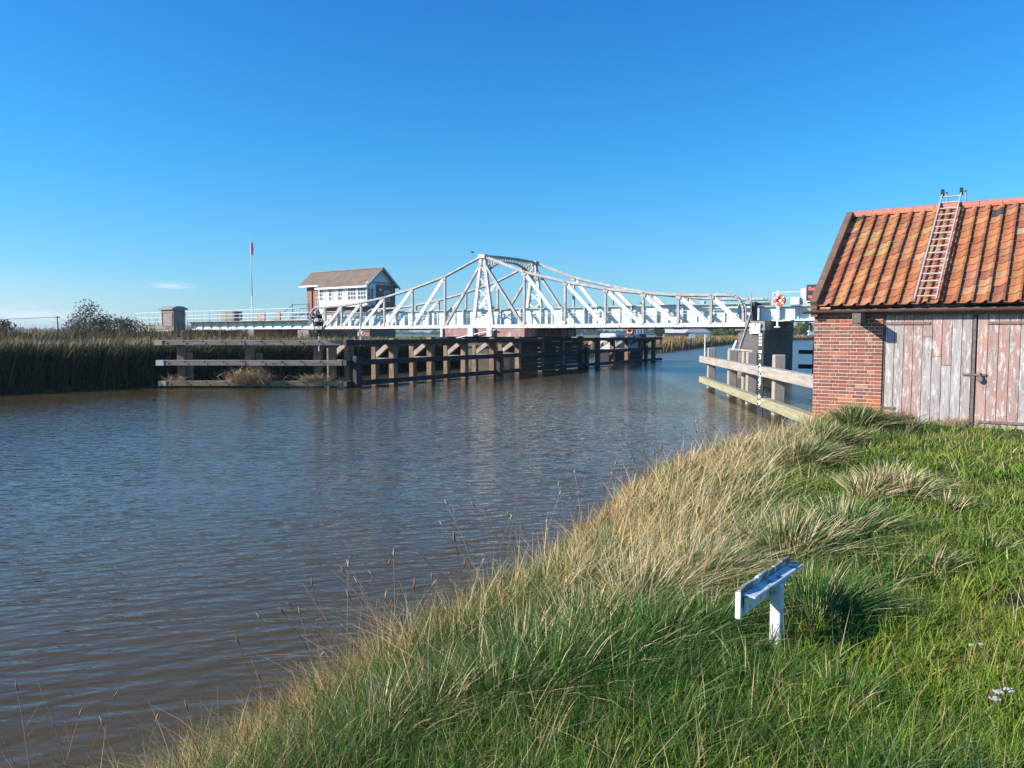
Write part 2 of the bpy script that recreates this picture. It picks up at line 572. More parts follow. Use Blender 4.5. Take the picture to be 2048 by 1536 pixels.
def water_material():
    m, nt, b = new_mat('river_water')
    v = coords(nt)
    # silty brown body, a little patchy
    n0 = noise(nt, v, 0.25, 4, 0.5)
    col = ramp(nt, n0, [(0.3, (0.074, 0.051, 0.016)), (0.7, (0.100, 0.069, 0.024))]).outputs['Color']
    nt.links.new(col, b.inputs['Base Color'])
    b.inputs['Roughness'].default_value = 0.06
    b.inputs['IOR'].default_value = 1.33
    b.inputs['Specular IOR Level'].default_value = 0.40
    # wind ripples: crests run slightly slantwise across the view, two sizes
    def ripple(sx, sy, sc, det, dist, rot):
        tc = nt.nodes.new('ShaderNodeTexCoord')
        mr = nt.nodes.new('ShaderNodeMapping')
        mr.inputs['Rotation'].default_value = (0, 0, rot)
        nt.links.new(tc.outputs['Object'], mr.inputs['Vector'])
        ms = nt.nodes.new('ShaderNodeMapping')
        ms.inputs['Scale'].default_value = (sx, sy, 1)
        nt.links.new(mr.outputs[0], ms.inputs['Vector'])
        return noise(nt, ms.outputs[0], sc, det, 0.45, dist)
    a = ripple(0.8, 2.7, 2.2, 1.0, 0.2, R(-15))
    c = ripple(0.9, 2.2, 5.0, 2.0, 0.3, R(7))
    g = ripple(1.0, 1.2, 0.11, 3, 0.2, 0.4)
    mul = N(nt, 'ShaderNodeMath', operation='MULTIPLY')
    gr = ramp(nt, g, [(0.3, (0.55,) * 3), (0.7, (1.0,) * 3)])
    s = N(nt, 'ShaderNodeMath', operation='MULTIPLY')
    s.inputs[1].default_value = 0.34
    nt.links.new(c, s.inputs[0])
    add = N(nt, 'ShaderNodeMath', operation='ADD')
    nt.links.new(a, add.inputs[0])
    nt.links.new(s.outputs[0], add.inputs[1])
    nt.links.new(add.outputs[0], mul.inputs[0])
    nt.links.new(gr.outputs['Color'], mul.inputs[1])
    # wind-ruffled reach beyond the bridge and round the right-hand fender
    tcw = nt.nodes.new('ShaderNodeTexCoord')
    sp = nt.nodes.new('ShaderNodeSeparateXYZ')
    nt.links.new(tcw.outputs['Object'], sp.inputs[0])
    m1 = N(nt, 'ShaderNodeMapRange')
    m1.inputs['From Min'].default_value = 48
    m1.inputs['From Max'].default_value = 80
    m1.inputs['To Min'].default_value = 1.0
    m1.inputs['To Max'].default_value = 1.7
    nt.links.new(sp.outputs['Y'], m1.inputs['Value'])
    m2 = N(nt, 'ShaderNodeMapRange')
    m2.inputs['From Min'].default_value = 8.5
    m2.inputs['From Max'].default_value = 12.5
    m2.inputs['To Min'].default_value = 1.0
    m2.inputs['To Max'].default_value = 1.7
    nt.links.new(sp.outputs['X'], m2.inputs['Value'])
    mx = N(nt, 'ShaderNodeMath', operation='MAXIMUM')
    nt.links.new(m1.outputs[0], mx.inputs[0])
    nt.links.new(m2.outputs[0], mx.inputs[1])
    ml = N(nt, 'ShaderNodeMath', operation='MULTIPLY')
    nt.links.new(mul.outputs[0], ml.inputs[0])
    nt.links.new(mx.outputs[0], ml.inputs[1])
    bump(nt, b, ml.outputs[0], 1.0, 0.035)
    # ripples too small to resolve make the ruffled reach glossy-rough
    rr = N(nt, 'ShaderNodeMapRange')
    rr.inputs['From Min'].default_value = 1.0
    rr.inputs['From Max'].default_value = 1.7
    rr.inputs['To Min'].default_value = 0.05
    rr.inputs['To Max'].default_value = 0.24
    nt.links.new(mx.outputs[0], rr.inputs['Value'])
    nt.links.new(rr.outputs[0], b.inputs['Roughness'])
    return m


wxs = np.array([-3700, -400, -60, 0, 60, 400, 3700], float)
wys = np.array([-550, -60, 0, 60, 400, 4300], float)
water = grid_mesh('water', wxs, wys, np.zeros((len(wys), len(wxs))), water_material())
tag(water, 'brown rippled river water reflecting the blue sky', kind='structure')


# ------------------------------------------------------------------ grass builder
def blades(name, P, H, W, lean, bend, C, mat, tipc=None, parent=None, rootdark=None):
    """ribbon blades: base points P, height H, width W, lean vector per blade (xy), bend = how much the tip curls over"""
    n = len(P)
    ang = rng.uniform(0, 2 * PI, n)
    wd = np.stack([np.cos(ang), np.sin(ang), np.zeros(n)], -1)
    ts = np.array([0.0, 0.38, 0.72, 1.0])
    ws = np.array([1.0, 0.85, 0.55, 0.0])
    L3 = np.concatenate([lean, np.zeros((n, 1))], 1)
    co, cl = [], []
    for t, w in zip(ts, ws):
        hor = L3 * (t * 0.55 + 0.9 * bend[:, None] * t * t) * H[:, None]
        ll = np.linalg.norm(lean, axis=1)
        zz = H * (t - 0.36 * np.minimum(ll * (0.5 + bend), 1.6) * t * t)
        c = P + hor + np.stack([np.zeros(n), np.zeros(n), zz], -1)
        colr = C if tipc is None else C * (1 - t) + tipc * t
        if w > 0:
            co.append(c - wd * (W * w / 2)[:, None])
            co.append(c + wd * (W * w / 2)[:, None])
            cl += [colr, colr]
        else:
            co.append(c)
            cl.append(colr)
    co = np.stack(co, 1).reshape(-1, 3)
    cl = np.stack(cl, 1).reshape(-1, 3)
    base = (np.arange(n) * 7)[:, None]
    loops = np.concatenate([base + np.array([[0, 1, 3, 2, 2, 3, 5, 4, 4, 5, 6]])], 0).ravel()
    counts = np.tile([4, 4, 3], n)
    return raw_mesh(name, co, loops, counts, mat, np.clip(cl, 0, 1), smooth=True, parent=parent)


def jitter_cols(n, palette, weights, var=0.25):
    pal = np.array(palette)
    k = rng.choice(len(pal), n, p=np.array(weights) / np.sum(weights))
    return pal[k] * rng.uniform(1 - var, 1 + var, (n, 1))


# bank points by distance from the shore, denser near the camera
BARN_O = Vector((6.54, 16.7, 0.0))
BARN_A = math.atan2(-0.588, 0.809)


def in_barn(x, y):
    lx = (x - BARN_O.x) * 0.809 - (y - BARN_O.y) * 0.588
    ly = (x - BARN_O.x) * 0.588 + (y - BARN_O.y) * 0.809
    return (lx > -0.05) & (ly > -0.03) & (ly < 6)


def sample_bank(n, dmin, dmax, ymax=21.0, power=1.25):
    """points spread by image area: y drawn so that density falls with distance"""
    out = []
    tot = 0
    while tot < n:
        k = n * 3
        u = rng.uniform(0, 1, k)
        y0, y1 = 0.8, ymax
        # density ~ y^-power
        e = 1 - power if abs(1 - power) > 1e-3 else 1e-3
        y = (y0 ** e + u * (y1 ** e - y0 ** e)) ** (1 / e)
        x = rng.uniform(-0.78, 1.45, k) * (y + 0.8)
        d = sdist(x, y, RIGHT_BANK)
        ok = (d > dmin) & (d < dmax) & ~in_barn(x, y)
        P = np.stack([x[ok], y[ok], d[ok]], -1)
        out.append(P)
        tot += len(P)
    P = np.concatenate(out)[:n]
    return P[:, 0], P[:, 1], P[:, 2]


def sample_tufts(nt_, per, dmin, dmax, ymax, power, rad):
    """blades gathered in tufts: position, shore distance, offset from the tuft centre, tuft random value"""
    nt_ = int(nt_ * (1.55 if dmax > 10 else 1.12))
    cx, cy, cd = sample_bank(nt_, dmin, dmax, ymax, power)
    k = rng.poisson(per, nt_)
    idx = np.repeat(np.arange(nt_), k)
    n = len(idx)
    r = rad * rng.uniform(0.6, 1.5, nt_)[idx] * (0.7 + 0.05 * cy[idx])
    off = rng.normal(0, 1, (n, 2)) * r[:, None]
    x, y = cx[idx] + off[:, 0], cy[idx] + off[:, 1]
    d = sdist(x, y, RIGHT_BANK)
    tv = rng.uniform(0, 1, nt_)[idx]
    ok = ~in_barn(x, y) & (d > -0.25)
    return x[ok], y[ok], d[ok], (off / r[:, None])[ok], tv[ok], idx[ok]


def clear_of_sign(x, y):
    """thin the blades right in front of the old sign so it is not swallowed"""
    return ~((np.hypot(x - SIGN_P.x + 0.05, y - SIGN_P.y + 0.15) < 0.34))


def build_lawn():
    # short green sward in small tufts
    x, y, d, off, tv, idx = sample_tufts(16000, 14, 2.0, 60, 20.5, 1.0, 0.055)
    n = len(x)
    bare = ((x - 3.35) / 0.42) ** 2 + ((y - 4.75) / 0.16) ** 2
    keep = (rng.uniform(0, 1, n) < np.clip(bare - 0.55, 0.04, 1)) & (clear_of_sign(x, y) | (rng.uniform(0, 1, n) < 0.45))
    x, y, d, off, tv = x[keep], y[keep], d[keep], off[keep], tv[keep]
    n = len(x)
    patch = wav(x, y, 1.4, 0.4) * 0.6 + wav(x, y, 3.7, 2.0) * 0.4
    z = height(x, y)
    H = (0.07 + 0.055 * tv + 0.06 * np.clip(patch + 0.2, 0, 1.2)) * rng.uniform(0.5, 1.45, n)
    H *= np.where(y < 4.5, 1.15, 1.0)
    W = 0.0043 * np.clip(y / 3.2, 0.9, 3.2) * rng.uniform(0.6, 1.4, n)
    lean = off * rng.uniform(0.2, 0.7, n)[:, None] + rng.normal(0, 0.35, (n, 2)) + np.array([0.18, 0.03])
    bend = rng.uniform(0, 0.9, n)
    C = jitter_cols(n, [(0.115, 0.215, 0.020), (0.165, 0.265, 0.030), (0.070, 0.155, 0.020), (0.24, 0.26, 0.06), (0.40, 0.32, 0.15)], [4, 3.4, 3, 1.5, 0.9], 0.36)
    C *= (0.75 + 0.5 * tv)[:, None]
    dry = np.clip((y - 5) / 8, 0.05, 1) * np.clip(wav(x, y, 0.8, 3.3) + 0.35 + 0.5 * (tv - 0.5), 0, 1)
    yel = np.clip(wav(x, y, 0.55, 6.1), 0, 1)[:, None] * 0.35
    C = C * (1 - yel) + C * np.array([1.9, 1.15, 0.9]) * yel
    C = C * (1 - 0.6 * dry[:, None]) + np.array([0.27, 0.22, 0.095]) * (0.6 * dry[:, None])
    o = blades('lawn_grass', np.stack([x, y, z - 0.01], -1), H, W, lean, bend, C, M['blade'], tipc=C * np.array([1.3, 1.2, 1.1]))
    tag(o, 'short bright green grass of the river bank', 'grass', kind='stuff')

    # broad leaved weeds pressed into the sward
    x, y, d, off, tv, idx = sample_tufts(900, 9, 1.9, 60, 14.0, 1.25, 0.035)
    n = len(x)
    C = jitter_cols(n, [(0.085, 0.17, 0.03), (0.12, 0.21, 0.04), (0.06, 0.13, 0.035)], [2, 2, 1], 0.25)
    o = blades('lawn_weeds', np.stack([x, y, height(x, y)], -1), rng.uniform(0.06, 0.15, n), 0.016 * np.clip(y / 4, 0.9, 2) * rng.uniform(.6, 1.4, n), off * 0.75, rng.uniform(0.5, 1.3, n), C, M['blade'])
    tag(o, 'broad leaved weeds growing among the lawn grass', 'weeds', kind='stuff')

    # dry stalks scattered over the lawn
    x, y, d, off, tv, idx = sample_tufts(420, 5, 2.2, 60, 18.0, 1.0, 0.05)
    n = len(x)
    lean = off * 0.35 + rng.normal(0.3, 0.5, (n, 2))
    C = jitter_cols(n, [(0.50, 0.40, 0.22), (0.40, 0.30, 0.14)], [1, 1], 0.25)
    o = blades('dry_stalks', np.stack([x, y, height(x, y) - 0.01], -1), rng.uniform(0.16, 0.42, n), 0.0032 * np.clip(y / 3.4, 0.9, 3.0), lean, rng.uniform(0, .5, n), C, M['blade'])
    tag(o, 'thin dry stalks sticking out of the lawn', 'grass', kind='stuff')

    # long green tussocks between lawn and crest
    x, y, d, off, tv, idx = sample_tufts(1700, 46, 1.3, 4.3, 17.0, 1.15, 0.085)
    cl = wav(x, y, 1.5, 5.0) * 0.6 + wav(x, y, 3.1, 1.0) * 0.4
    keep = (cl + 0.5 * tv > 0.0 + 0.55 * np.clip((d - 2.5), 0, 2)) & (clear_of_sign(x, y) | (rng.uniform(0, 1, len(x)) < 0.25))
    x, y, d, off, tv, cl = x[keep], y[keep], d[keep], off[keep], tv[keep], cl[keep]
    n = len(x)
    z = height(x, y)
    H = (0.13 + 0.12 * tv + 0.20 * np.clip(cl + 0.1, 0, 1)) * rng.uniform(0.5, 1.3, n)
    W = 0.0054 * np.clip(y / 3.5, 0.9, 2.8) * rng.uniform(0.6, 1.4, n)
    lean = off * rng.uniform(0.4, 0.9, n)[:, None] + rng.normal(0, 0.25, (n, 2)) + np.array([0.35, 0.06])
    bend = rng.uniform(0.2, 1.0, n)
    C = jitter_cols(n, [(0.038, 0.098, 0.016), (0.060, 0.140, 0.022), (0.09, 0.14, 0.065), (0.34, 0.27, 0.13)], [4, 3, 1.3, 0.9], 0.35)
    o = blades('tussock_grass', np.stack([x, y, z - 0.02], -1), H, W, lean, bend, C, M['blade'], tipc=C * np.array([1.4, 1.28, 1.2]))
    tag(o, 'long dark green grass tussocks behind the crest of the bank', 'grass', kind='stuff')

    # bank slope: mixed green and straw tufts
    x, y, d, off, tv, idx = sample_tufts(4300, 38, -0.08, 2.75, 19.5, 1.2, 0.075)
    keep = clear_of_sign(x, y) | (rng.uniform(0, 1, len(x)) < 0.2)
    x, y, d, off, tv, idx = x[keep], y[keep], d[keep], off[keep], tv[keep], idx[keep]
    n = len(x)
    z = height(x, y)
    rise = np.clip((y - 4.0) / 3.5, 0, 1)
    big = np.clip(0.5 + 0.8 * wav(x, y, 1.7, 9.0), 0, 1)
    H = (0.18 + 0.10 * tv + 0.24 * (0.35 + 0.65 * big) * np.exp(-((d - 1.25) / 0.5) ** 2)) * rng.uniform(0.5, 1.3, n)
    H *= np.where(d > 1.9, 0.75, 1.0)
    H *= np.where(y > 12, 0.95, 1.0)
    W = 0.0038 * np.clip(y / 3.6, 0.9, 3.2) * rng.uniform(0.55, 1.5, n)
    lean = off * rng.uniform(0.3, 0.9, n)[:, None] + rng.normal(0, 0.3, (n, 2)) + np.array([0.42, 0.14]) * (0.05 + 0.95 * rise)[:, None]
    edge = d < 0.4
    lean[edge] = lean[edge] * 0.8 + np.array([-0.35, 0.05])
    bend = rng.uniform(0.0, 0.9, n)
    green = jitter_cols(n, [(0.065, 0.145, 0.024), (0.10, 0.180, 0.034), (0.11, 0.165, 0.085)], [3, 2, 1.1], 0.4)
    straw = jitter_cols(n, [(0.48, 0.34, 0.16), (0.58, 0.45, 0.25), (0.40, 0.24, 0.09)], [4, 3, 1.6], 0.24)
    pst = 0.14 + 0.25 * wav(x, y, 0.9, 2.2) + 0.5 * (tv - 0.5) + 0.50 * rise * np.exp(-((d - 1.4) / 0.75) ** 2) + 0.42 * rise * np.clip(1.15 - d, 0, 1) + 0.62 * (1 - rise) * np.clip((1.9 - d) / 1.0, 0, 1) - 0.30 * (y > 14.5) - 0.25 * (1 - rise) * (d > 1.2)
    C = np.where((rng.uniform(0, 1, n) < np.clip(pst, 0.06, 0.88))[:, None], straw, green)
    red = (d < 0.95) & (rng.uniform(0, 1, n) < np.clip(0.45 + 0.5 * wav(x, y, 1.3, 4.4), 0, 0.85))
    C[red] = C[red] * 0.3 + np.array([0.33, 0.14, 0.06]) * 0.7
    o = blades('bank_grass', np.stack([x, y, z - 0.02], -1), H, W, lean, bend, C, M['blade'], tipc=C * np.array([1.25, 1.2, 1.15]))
    tag(o, 'straw coloured and green long grass on the sloping water edge', 'grass', kind='stuff')

    # wind-laid straw stems on the crest
    x, y, d, off, tv, idx = sample_tufts(1100, 16, 0.5, 2.6, 16.0, 1.05, 0.13)
    k = (wav(x, y, 1.1, 0.5) + tv > 0.1) & (y > 4.0 + 1.6 * tv) & clear_of_sign(x, y)
    x, y, d, off = x[k], y[k], d[k], off[k]
    n = len(x)
    z = height(x, y)
    H = rng.uniform(0.35, 0.72, n)
    W = 0.0034 * np.clip(y / 3.8, 0.85, 3.0) * rng.uniform(0.6, 1.3, n)
    a = rng.normal(0.45, 0.62, n)
    lean = np.stack([np.cos(a), np.sin(a)], -1) * rng.uniform(0.4, 1.6, n)[:, None] + off * 0.3
    bend = rng.uniform(0.0, 0.6, n)
    C = jitter_cols(n, [(0.54, 0.40, 0.20), (0.62, 0.49, 0.29), (0.44, 0.30, 0.12)], [3, 3, 1.5], 0.22)
    o = blades('straw_stems', np.stack([x, y, z - 0.02], -1), H, W, lean, bend, C, M['blade'], tipc=C * 1.15)
    tag(o, 'dry straw stems blown over to the right along the bank crest', 'grass', kind='stuff')

    # individual big tufts: pixel, height, radius, how straw coloured
    X, Y, OX, HH, ST = [], [], [], [], []
    for px, py, hh, rad, stf in ((1640, 1255, .42, .16, .15), (1690, 1235, .34, .14, .1), (1775, 975, .42, .17, .85), (1735, 985, .36, .13, .7), (1820, 985, .34, .14, .6), (1690, 1060, .45, .2, .3), (1590, 1095, .5, .22, .5),
                                 (1230, 1330, .42, .18, .1), (1330, 1310, .40, .17, .15), (1120, 1370, .40, .18, .15), (1420, 1290, .36, .14, .2), (1010, 1400, .38, .18, .25), (1490, 1300, .3, .12, .4),
                                 (1650, 870, .5, .25, .3), (1715, 845, .45, .25, .2), (1600, 900, .5, .25, .5), (1900, 1010, .25, .12, .4), (1980, 1100, .22, .1, .2), (1870, 1130, .24, .12, .3), (1520, 1400, .30, .14, .1), (1700, 1450, .26, .12, .1),
                                 (880, 1400, .36, .18, .45), (760, 1440, .34, .17, .5), (1180, 1260, .40, .2, .45), (1290, 1200, .42, .2, .6), (1400, 1150, .44, .2, .6), (1060, 1290, .38, .2, .5), (1270, 1400, .32, .15, .05), (1380, 1380, .30, .14, .05)):
        q = ground_hit(px, py, 1.25)
        k = int(620 * (rad / 0.16) ** 2)
        of = rng.normal(0, 1, (k, 2))
        X.append(q.x + of[:, 0] * rad * 0.6); Y.append(q.y + of[:, 1] * rad * 0.6)
        OX.append(of); HH.append(np.full(k, hh)); ST.append(rng.uniform(0, 1, k) < stf)
    x, y, off, hh, st = np.concatenate(X), np.concatenate(Y), np.concatenate(OX), np.concatenate(HH), np.concatenate(ST)
    k = clear_of_sign(x, y) & ~in_barn(x, y)
    x, y, off, hh, st = x[k], y[k], off[k], hh[k], st[k]
    n = len(x)
    lean = off * rng.uniform(0.3, 0.8, n)[:, None] + rng.normal(0, 0.2, (n, 2)) + np.array([0.35, 0.05])
    g = jitter_cols(n, [(0.05, 0.12, 0.022), (0.075, 0.155, 0.03)], [1, 1], 0.3)
    t_ = jitter_cols(n, [(0.50, 0.38, 0.20), (0.58, 0.46, 0.27)], [1, 1], 0.25)
    C = np.where(st[:, None], t_, g)
    o = blades('tussock_grass', np.stack([x, y, height(x, y) - 0.02], -1), hh * rng.uniform(0.45, 1.1, n), 0.006 * np.clip(y / 3.6, 0.9, 2.6) * rng.uniform(.6, 1.3, n), lean, rng.uniform(0.1, 0.9, n), C, M['blade'], tipc=C * 1.3)
    tag(o, 'separate tall grass tufts casting shadows on the lawn and crest', 'grass', kind='stuff')


_z = 1.3
for _ in range(8):
    SIGN_P = ground_hit(1549, 1292, _z)
    _z = float(height(np.array([SIGN_P.x]), np.array([SIGN_P.y]))[0])
build_lawn()


def build_stalks():
    """tall flowering stems with narrow seed heads standing up at the water's edge"""
    spots = []
    px = [(95, 1500, 150), (130, 1520, 130), (270, 1510, 95), (440, 1500, 80), (560, 1400, 165), (640, 1360, 170), (690, 1350, 190), (735, 1345, 150), (770, 1340, 165), (790, 1320, 150),
          (800, 1300, 150), (640, 1400, 120), (720, 1330, 120), (880, 1260, 130), (905, 1250, 125), (955, 1240, 150), (985, 1230, 140), (1010, 1200, 150), (1040, 1170, 130), (1065, 1150, 100),
          (1100, 1100, 70), (1150, 1060, 80), (1220, 1000, 70), (1290, 960, 90), (1390, 930, 75), (1420, 925, 80), (1440, 915, 60), (1350, 945, 60), (1480, 900, 55), (560, 1480, 90), (770, 1470, 100), (840, 1450, 80),
          (1250, 985, 50), (1320, 955, 60), (1400, 925, 50)]
    mb = []
    P, H, W, lean, C = [], [], [], [], []
    for i, (x, y, hpx) in enumerate(px):
        g = ground_hit(x, y, 0.35)
        g.z = float(height(np.array([g.x]), np.array([g.y]))[0])
        g.z = max(g.z, 0.0)
        dist = g.y
        for k in range(random.choice([2, 3, 3, 4])):
            h = hpx / FPX * (dist + 0.2) * random.uniform(0.85, 1.3) + 0.32
            P.append((g.x + random.uniform(-.12, .12), g.y + random.uniform(-.12, .12), g.z - 0.05))
            H.append(h)
            W.append(0.012 * max(0.75, dist / 6.5))
            lean.append((random.gauss(-0.12, 0.42), random.gauss(0, 0.2)))
            C.append(random.choice([(0.50, 0.38, 0.22), (0.36, 0.25, 0.14), (0.56, 0.46, 0.30), (0.40, 0.20, 0.10)]))
    P, H, W, lean, C = map(np.array, (P, H, W, lean, C))
    co, lo, cn, cc = [], [], [], []
    tips = []

    def strand(p0, p1, p2, r0, r1, c):
        ring = []
        for t in (0, 0.35, 0.7, 1.0):
            q = (1 - t) ** 2 * p0 + 2 * t * (1 - t) * p1 + t * t * p2
            r = r0 + (r1 - r0) * t
            b = len(co)
            for k in range(3):
                co.append(q + np.array([r * math.cos(2.1 * k), r * math.sin(2.1 * k), 0]))
                cc.append(c)
            ring.append(b)
        for b0, b1 in zip(ring, ring[1:]):
            for k in range(3):
                lo.extend([b0 + k, b0 + (k + 1) % 3, b1 + (k + 1) % 3, b1 + k]); cn.append(4)

    for p, h, l, c in zip(P, H, lean, C):
        tip = p + np.array([l[0] * h, l[1] * h, h])
        mid = p + np.array([l[0] * h * 0.25, l[1] * h * 0.25, h * 0.55])
        r = 0.0042 * max(0.85, p[1] / 6.5)
        strand(p, mid, tip, r, r * 0.6, c)
        tips.append((tip, mid))
        if random.random() < 0.35:
            for k in range(3):
                t = random.uniform(0.4, 0.85)
                q = (1 - t) ** 2 * p + 2 * t * (1 - t) * mid + t * t * tip
                e = q + np.array([random.uniform(-.16, .16), random.uniform(-.1, .1), random.uniform(.05, .18)]) * h
                strand(q, (q + e) / 2, e, r * 0.6, r * 0.35, c)
    o = raw_mesh('seed_stalks', np.array(co), lo, cn, M['blade'], np.array(cc))
    tag(o, 'thin brown flowering stalks standing up against the water', 'grass', kind='stuff')
    # seed heads: small spindles on the stalk tips
    co, lo, cn, cc = [], [], [], []
    for p, (tip, mid), c in zip(P, tips, C):
        if random.random() < 0.3:
            continue
        dirv = (tip - mid) / np.linalg.norm(tip - mid)
        L = 0.07 + 0.02 * random.random()
        r = 0.0075 * max(0.8, p[1] / 5.5)
        a0, a1 = tip - dirv * L, tip + dirv * 0.02
        side = np.array([r, 0, 0]); s2 = np.array([0, r, 0])
        mid = (a0 + a1) / 2
        b = len(co)
        co += [a0, mid + side, mid + s2, mid - side, mid - s2, a1]
        for f in ((0, 1, 2), (0, 2, 3), (0, 3, 4), (0, 4, 1), (5, 2, 1), (5, 3, 2), (5, 4, 3), (5, 1, 4)):
            lo += [b + q for q in f]; cn.append(3)
        cc += [c * 0.8] * 6
    o2 = raw_mesh('seed_heads', np.array(co), lo, cn, M['blade'], np.array(cc), parent=o)
    o2['kind'] = 'stuff'


build_stalks()


# ------------------------------------------------------------------ reeds and marsh
def along(line, n, d0, d1, i0, i1, side=1.0):
    L = np.array(line[i0:i1 + 1], float)
    seg = np.linalg.norm(np.diff(L, axis=0), axis=1)
    cum = np.concatenate([[0], np.cumsum(seg)])
    t = rng.uniform(0, cum[-1], n)
    k = np.clip(np.searchsorted(cum, t) - 1, 0, len(seg) - 1)
    f = (t - cum[k]) / seg[k]
    P = L[k] + (L[k + 1] - L[k]) * f[:, None]
    dv = (L[k + 1] - L[k]) / seg[k][:, None]
    nv = np.stack([-dv[:, 1], dv[:, 0]], -1) * side
    d = rng.uniform(d0, d1, n)
    P = P + nv * d[:, None]
    return P[:, 0], P[:, 1], d


def build_reeds():
    n = 120000
    x, y, d = along(LEFT_BANK, n, -0.25, 6.5, 3, 9)
    keep = rng.uniform(0, 1, n) < np.where(d < 1.5, 1, 0.6)
    # keep clear of the piers under the approach span
    lx = (x + 2.4) * 0.807 - (y - 64.4) * 0.591
    ly = (x + 2.4) * 0.591 + (y - 64.4) * 0.807
    keep &= ~((ly > 0.3) & (ly < 8.5) & (lx > -50) & (lx < -10) & (rng.uniform(0, 1, n) < 0.8))
    x, y, d = x[keep], y[keep], d[keep]
    n = len(x)
    z = np.maximum(height(x, y), -0.1)
    top = 2.5 + 0.12 * wav(x, y, 0.6, 1.0) + 0.1 * np.clip(d / 3, 0, 1)
    top = top + 0.22 * wav(x, y, 1.3, 3.0) * rng.uniform(0.3, 1, n)
    lift = np.where(rng.uniform(0, 1, n) < 0.65, rng.uniform(0, 0.75, n), 0.0)
    z = z + (top - z) * lift
    H = (top - z) * rng.uniform(0.62, 1.12, n)
    W = 0.050 * rng.uniform(0.6, 1.4, n)
    a = rng.normal(0.2, 1.3, n)
    lean = np.stack([np.cos(a), np.sin(a)], -1) * (rng.uniform(0.05, 0.40, n) + 0.7 * lift)[:, None]
    bend = rng.uniform(0, 0.7, n)
    C = jitter_cols(n, [(0.034, 0.040, 0.014), (0.050, 0.055, 0.020), (0.095, 0.078, 0.038)], [3, 3, 1.4], 0.35)
    o = blades('reed_bed', np.stack([x, y, z], -1), H, W, lean, bend, C, M['reed'], tipc=C * np.array([1.5, 1.4, 1.3]))
    tag(o, 'dense dark green reeds lining the left bank of the river', 'reeds', kind='stuff')
    # pale plumes on the reed tops
    n = 9000
    x, y, d = along(LEFT_BANK, n, 0.3, 5.0, 3, 9)
    lx = (x + 2.4) * 0.807 - (y - 64.4) * 0.591
    ly = (x + 2.4) * 0.591 + (y - 64.4) * 0.807
    keep = ~((ly > 0.3) & (ly < 8.5) & (lx > -50) & (lx < -10))
    x, y, d = x[keep], y[keep], d[keep]
    n = len(x)
    top = 2.5 + 0.12 * wav(x, y, 0.6, 1.0) + 0.1 * np.clip(d / 3, 0, 1)
    z0 = top - rng.uniform(0.25, 0.55, n)
    C = jitter_cols(n, [(0.34, 0.27, 0.16), (0.26, 0.22, 0.10), (0.20, 0.20, 0.09)], [2, 2, 2], 0.25)
    a = rng.normal(0.3, 0.9, n)
    lean = np.stack([np.cos(a), np.sin(a)], -1) * rng.uniform(0.1, 0.8, n)[:, None]
    o2 = blades('reed_plumes', np.stack([x, y, z0], -1), rng.uniform(0.35, 0.62, n), 0.05 * rng.uniform(.7, 1.3, n), lean, rng.uniform(0, 0.6, n), C, M['blade'], parent=o)
    o2['kind'] = 'stuff'

    # far bank beyond the bridge, brown autumn reed
    n = 30000
    x, y, d = along(LEFT_BANK, n, -0.3, 12.0, 9, 15)
    keep = rng.uniform(0, 1, n) < np.where(d < 4, 1, 0.5)
    x, y, d = x[keep], y[keep], d[keep]
    n = len(x)
    z = np.maximum(height(x, y), -0.1)
    top = 2.55 + 0.2 * wav(x, y, 0.12, 1.0) - 0.25 * np.clip((d - 3) / 9, 0, 1)
    H = (top - z) * rng.uniform(0.6, 1.08, n)
    sc = np.clip(y / 100, 0.8, 3.0)
    W = 0.10 * sc * rng.uniform(0.6, 1.4, n)
    a = rng.normal(0.2, 1.3, n)
    lean = np.stack([np.cos(a), np.sin(a)], -1) * rng.uniform(0.02, 0.35, n)[:, None]
    C = jitter_cols(n, [(0.20, 0.135, 0.055), (0.27, 0.19, 0.085), (0.14, 0.11, 0.045)], [3, 3, 2], 0.3)
    o = blades('far_reed_bed', np.stack([x, y, z], -1), H, W, lean, rng.uniform(0, .7, n), C, M['reed'], tipc=C * 1.5)
    tag(o, 'tan autumn reeds on the far bank beyond the bridge', 'reeds', kind='stuff')

    # tangled scrub on the left marsh behind the reeds
    n = 60000
    x = rng.uniform(-105, -14, n)
    y = rng.uniform(44, 125, n)
    dl = -sdist(x, y, LEFT_BANK)
    lx = (x + 2.4) * 0.807 - (y - 64.4) * 0.591
    ly = (x + 2.4) * 0.591 + (y - 64.4) * 0.807
    keep = (dl > 3.5) & (dl < 46) & ((ly < -1.2) | (lx < -50))
    x, y, dl = x[keep], y[keep], dl[keep]
    n = len(x)
    z = height(x, y)
    H = (2.0 + 0.40 * wav(x, y, 0.35, 2.0) + 0.24 * wav(x, y, 1.0, 4.0) + 0.75 * np.clip((dl - 7) / 14, 0, 1)) * rng.uniform(0.55, 1.15, n)
    a = rng.uniform(0, 2 * PI, n)
    lean = np.stack([np.cos(a), np.sin(a)], -1) * rng.uniform(0.1, 0.9, n)[:, None]
    C = jitter_cols(n, [(0.06, 0.052, 0.024), (0.10, 0.07, 0.036), (0.15, 0.085, 0.05), (0.19, 0.14, 0.07)], [3, 3, 2, 1.3], 0.35)
    o = blades('marsh_scrub', np.stack([x, y, z], -1), H, 0.085 * rng.uniform(.6, 1.4, n), lean, rng.uniform(.1, .9, n), C, M['blade'], tipc=C * 1.4)
    tag(o, 'tangled brown and green scrub on the marsh behind the reeds', 'scrub', kind='stuff')


build_reeds()


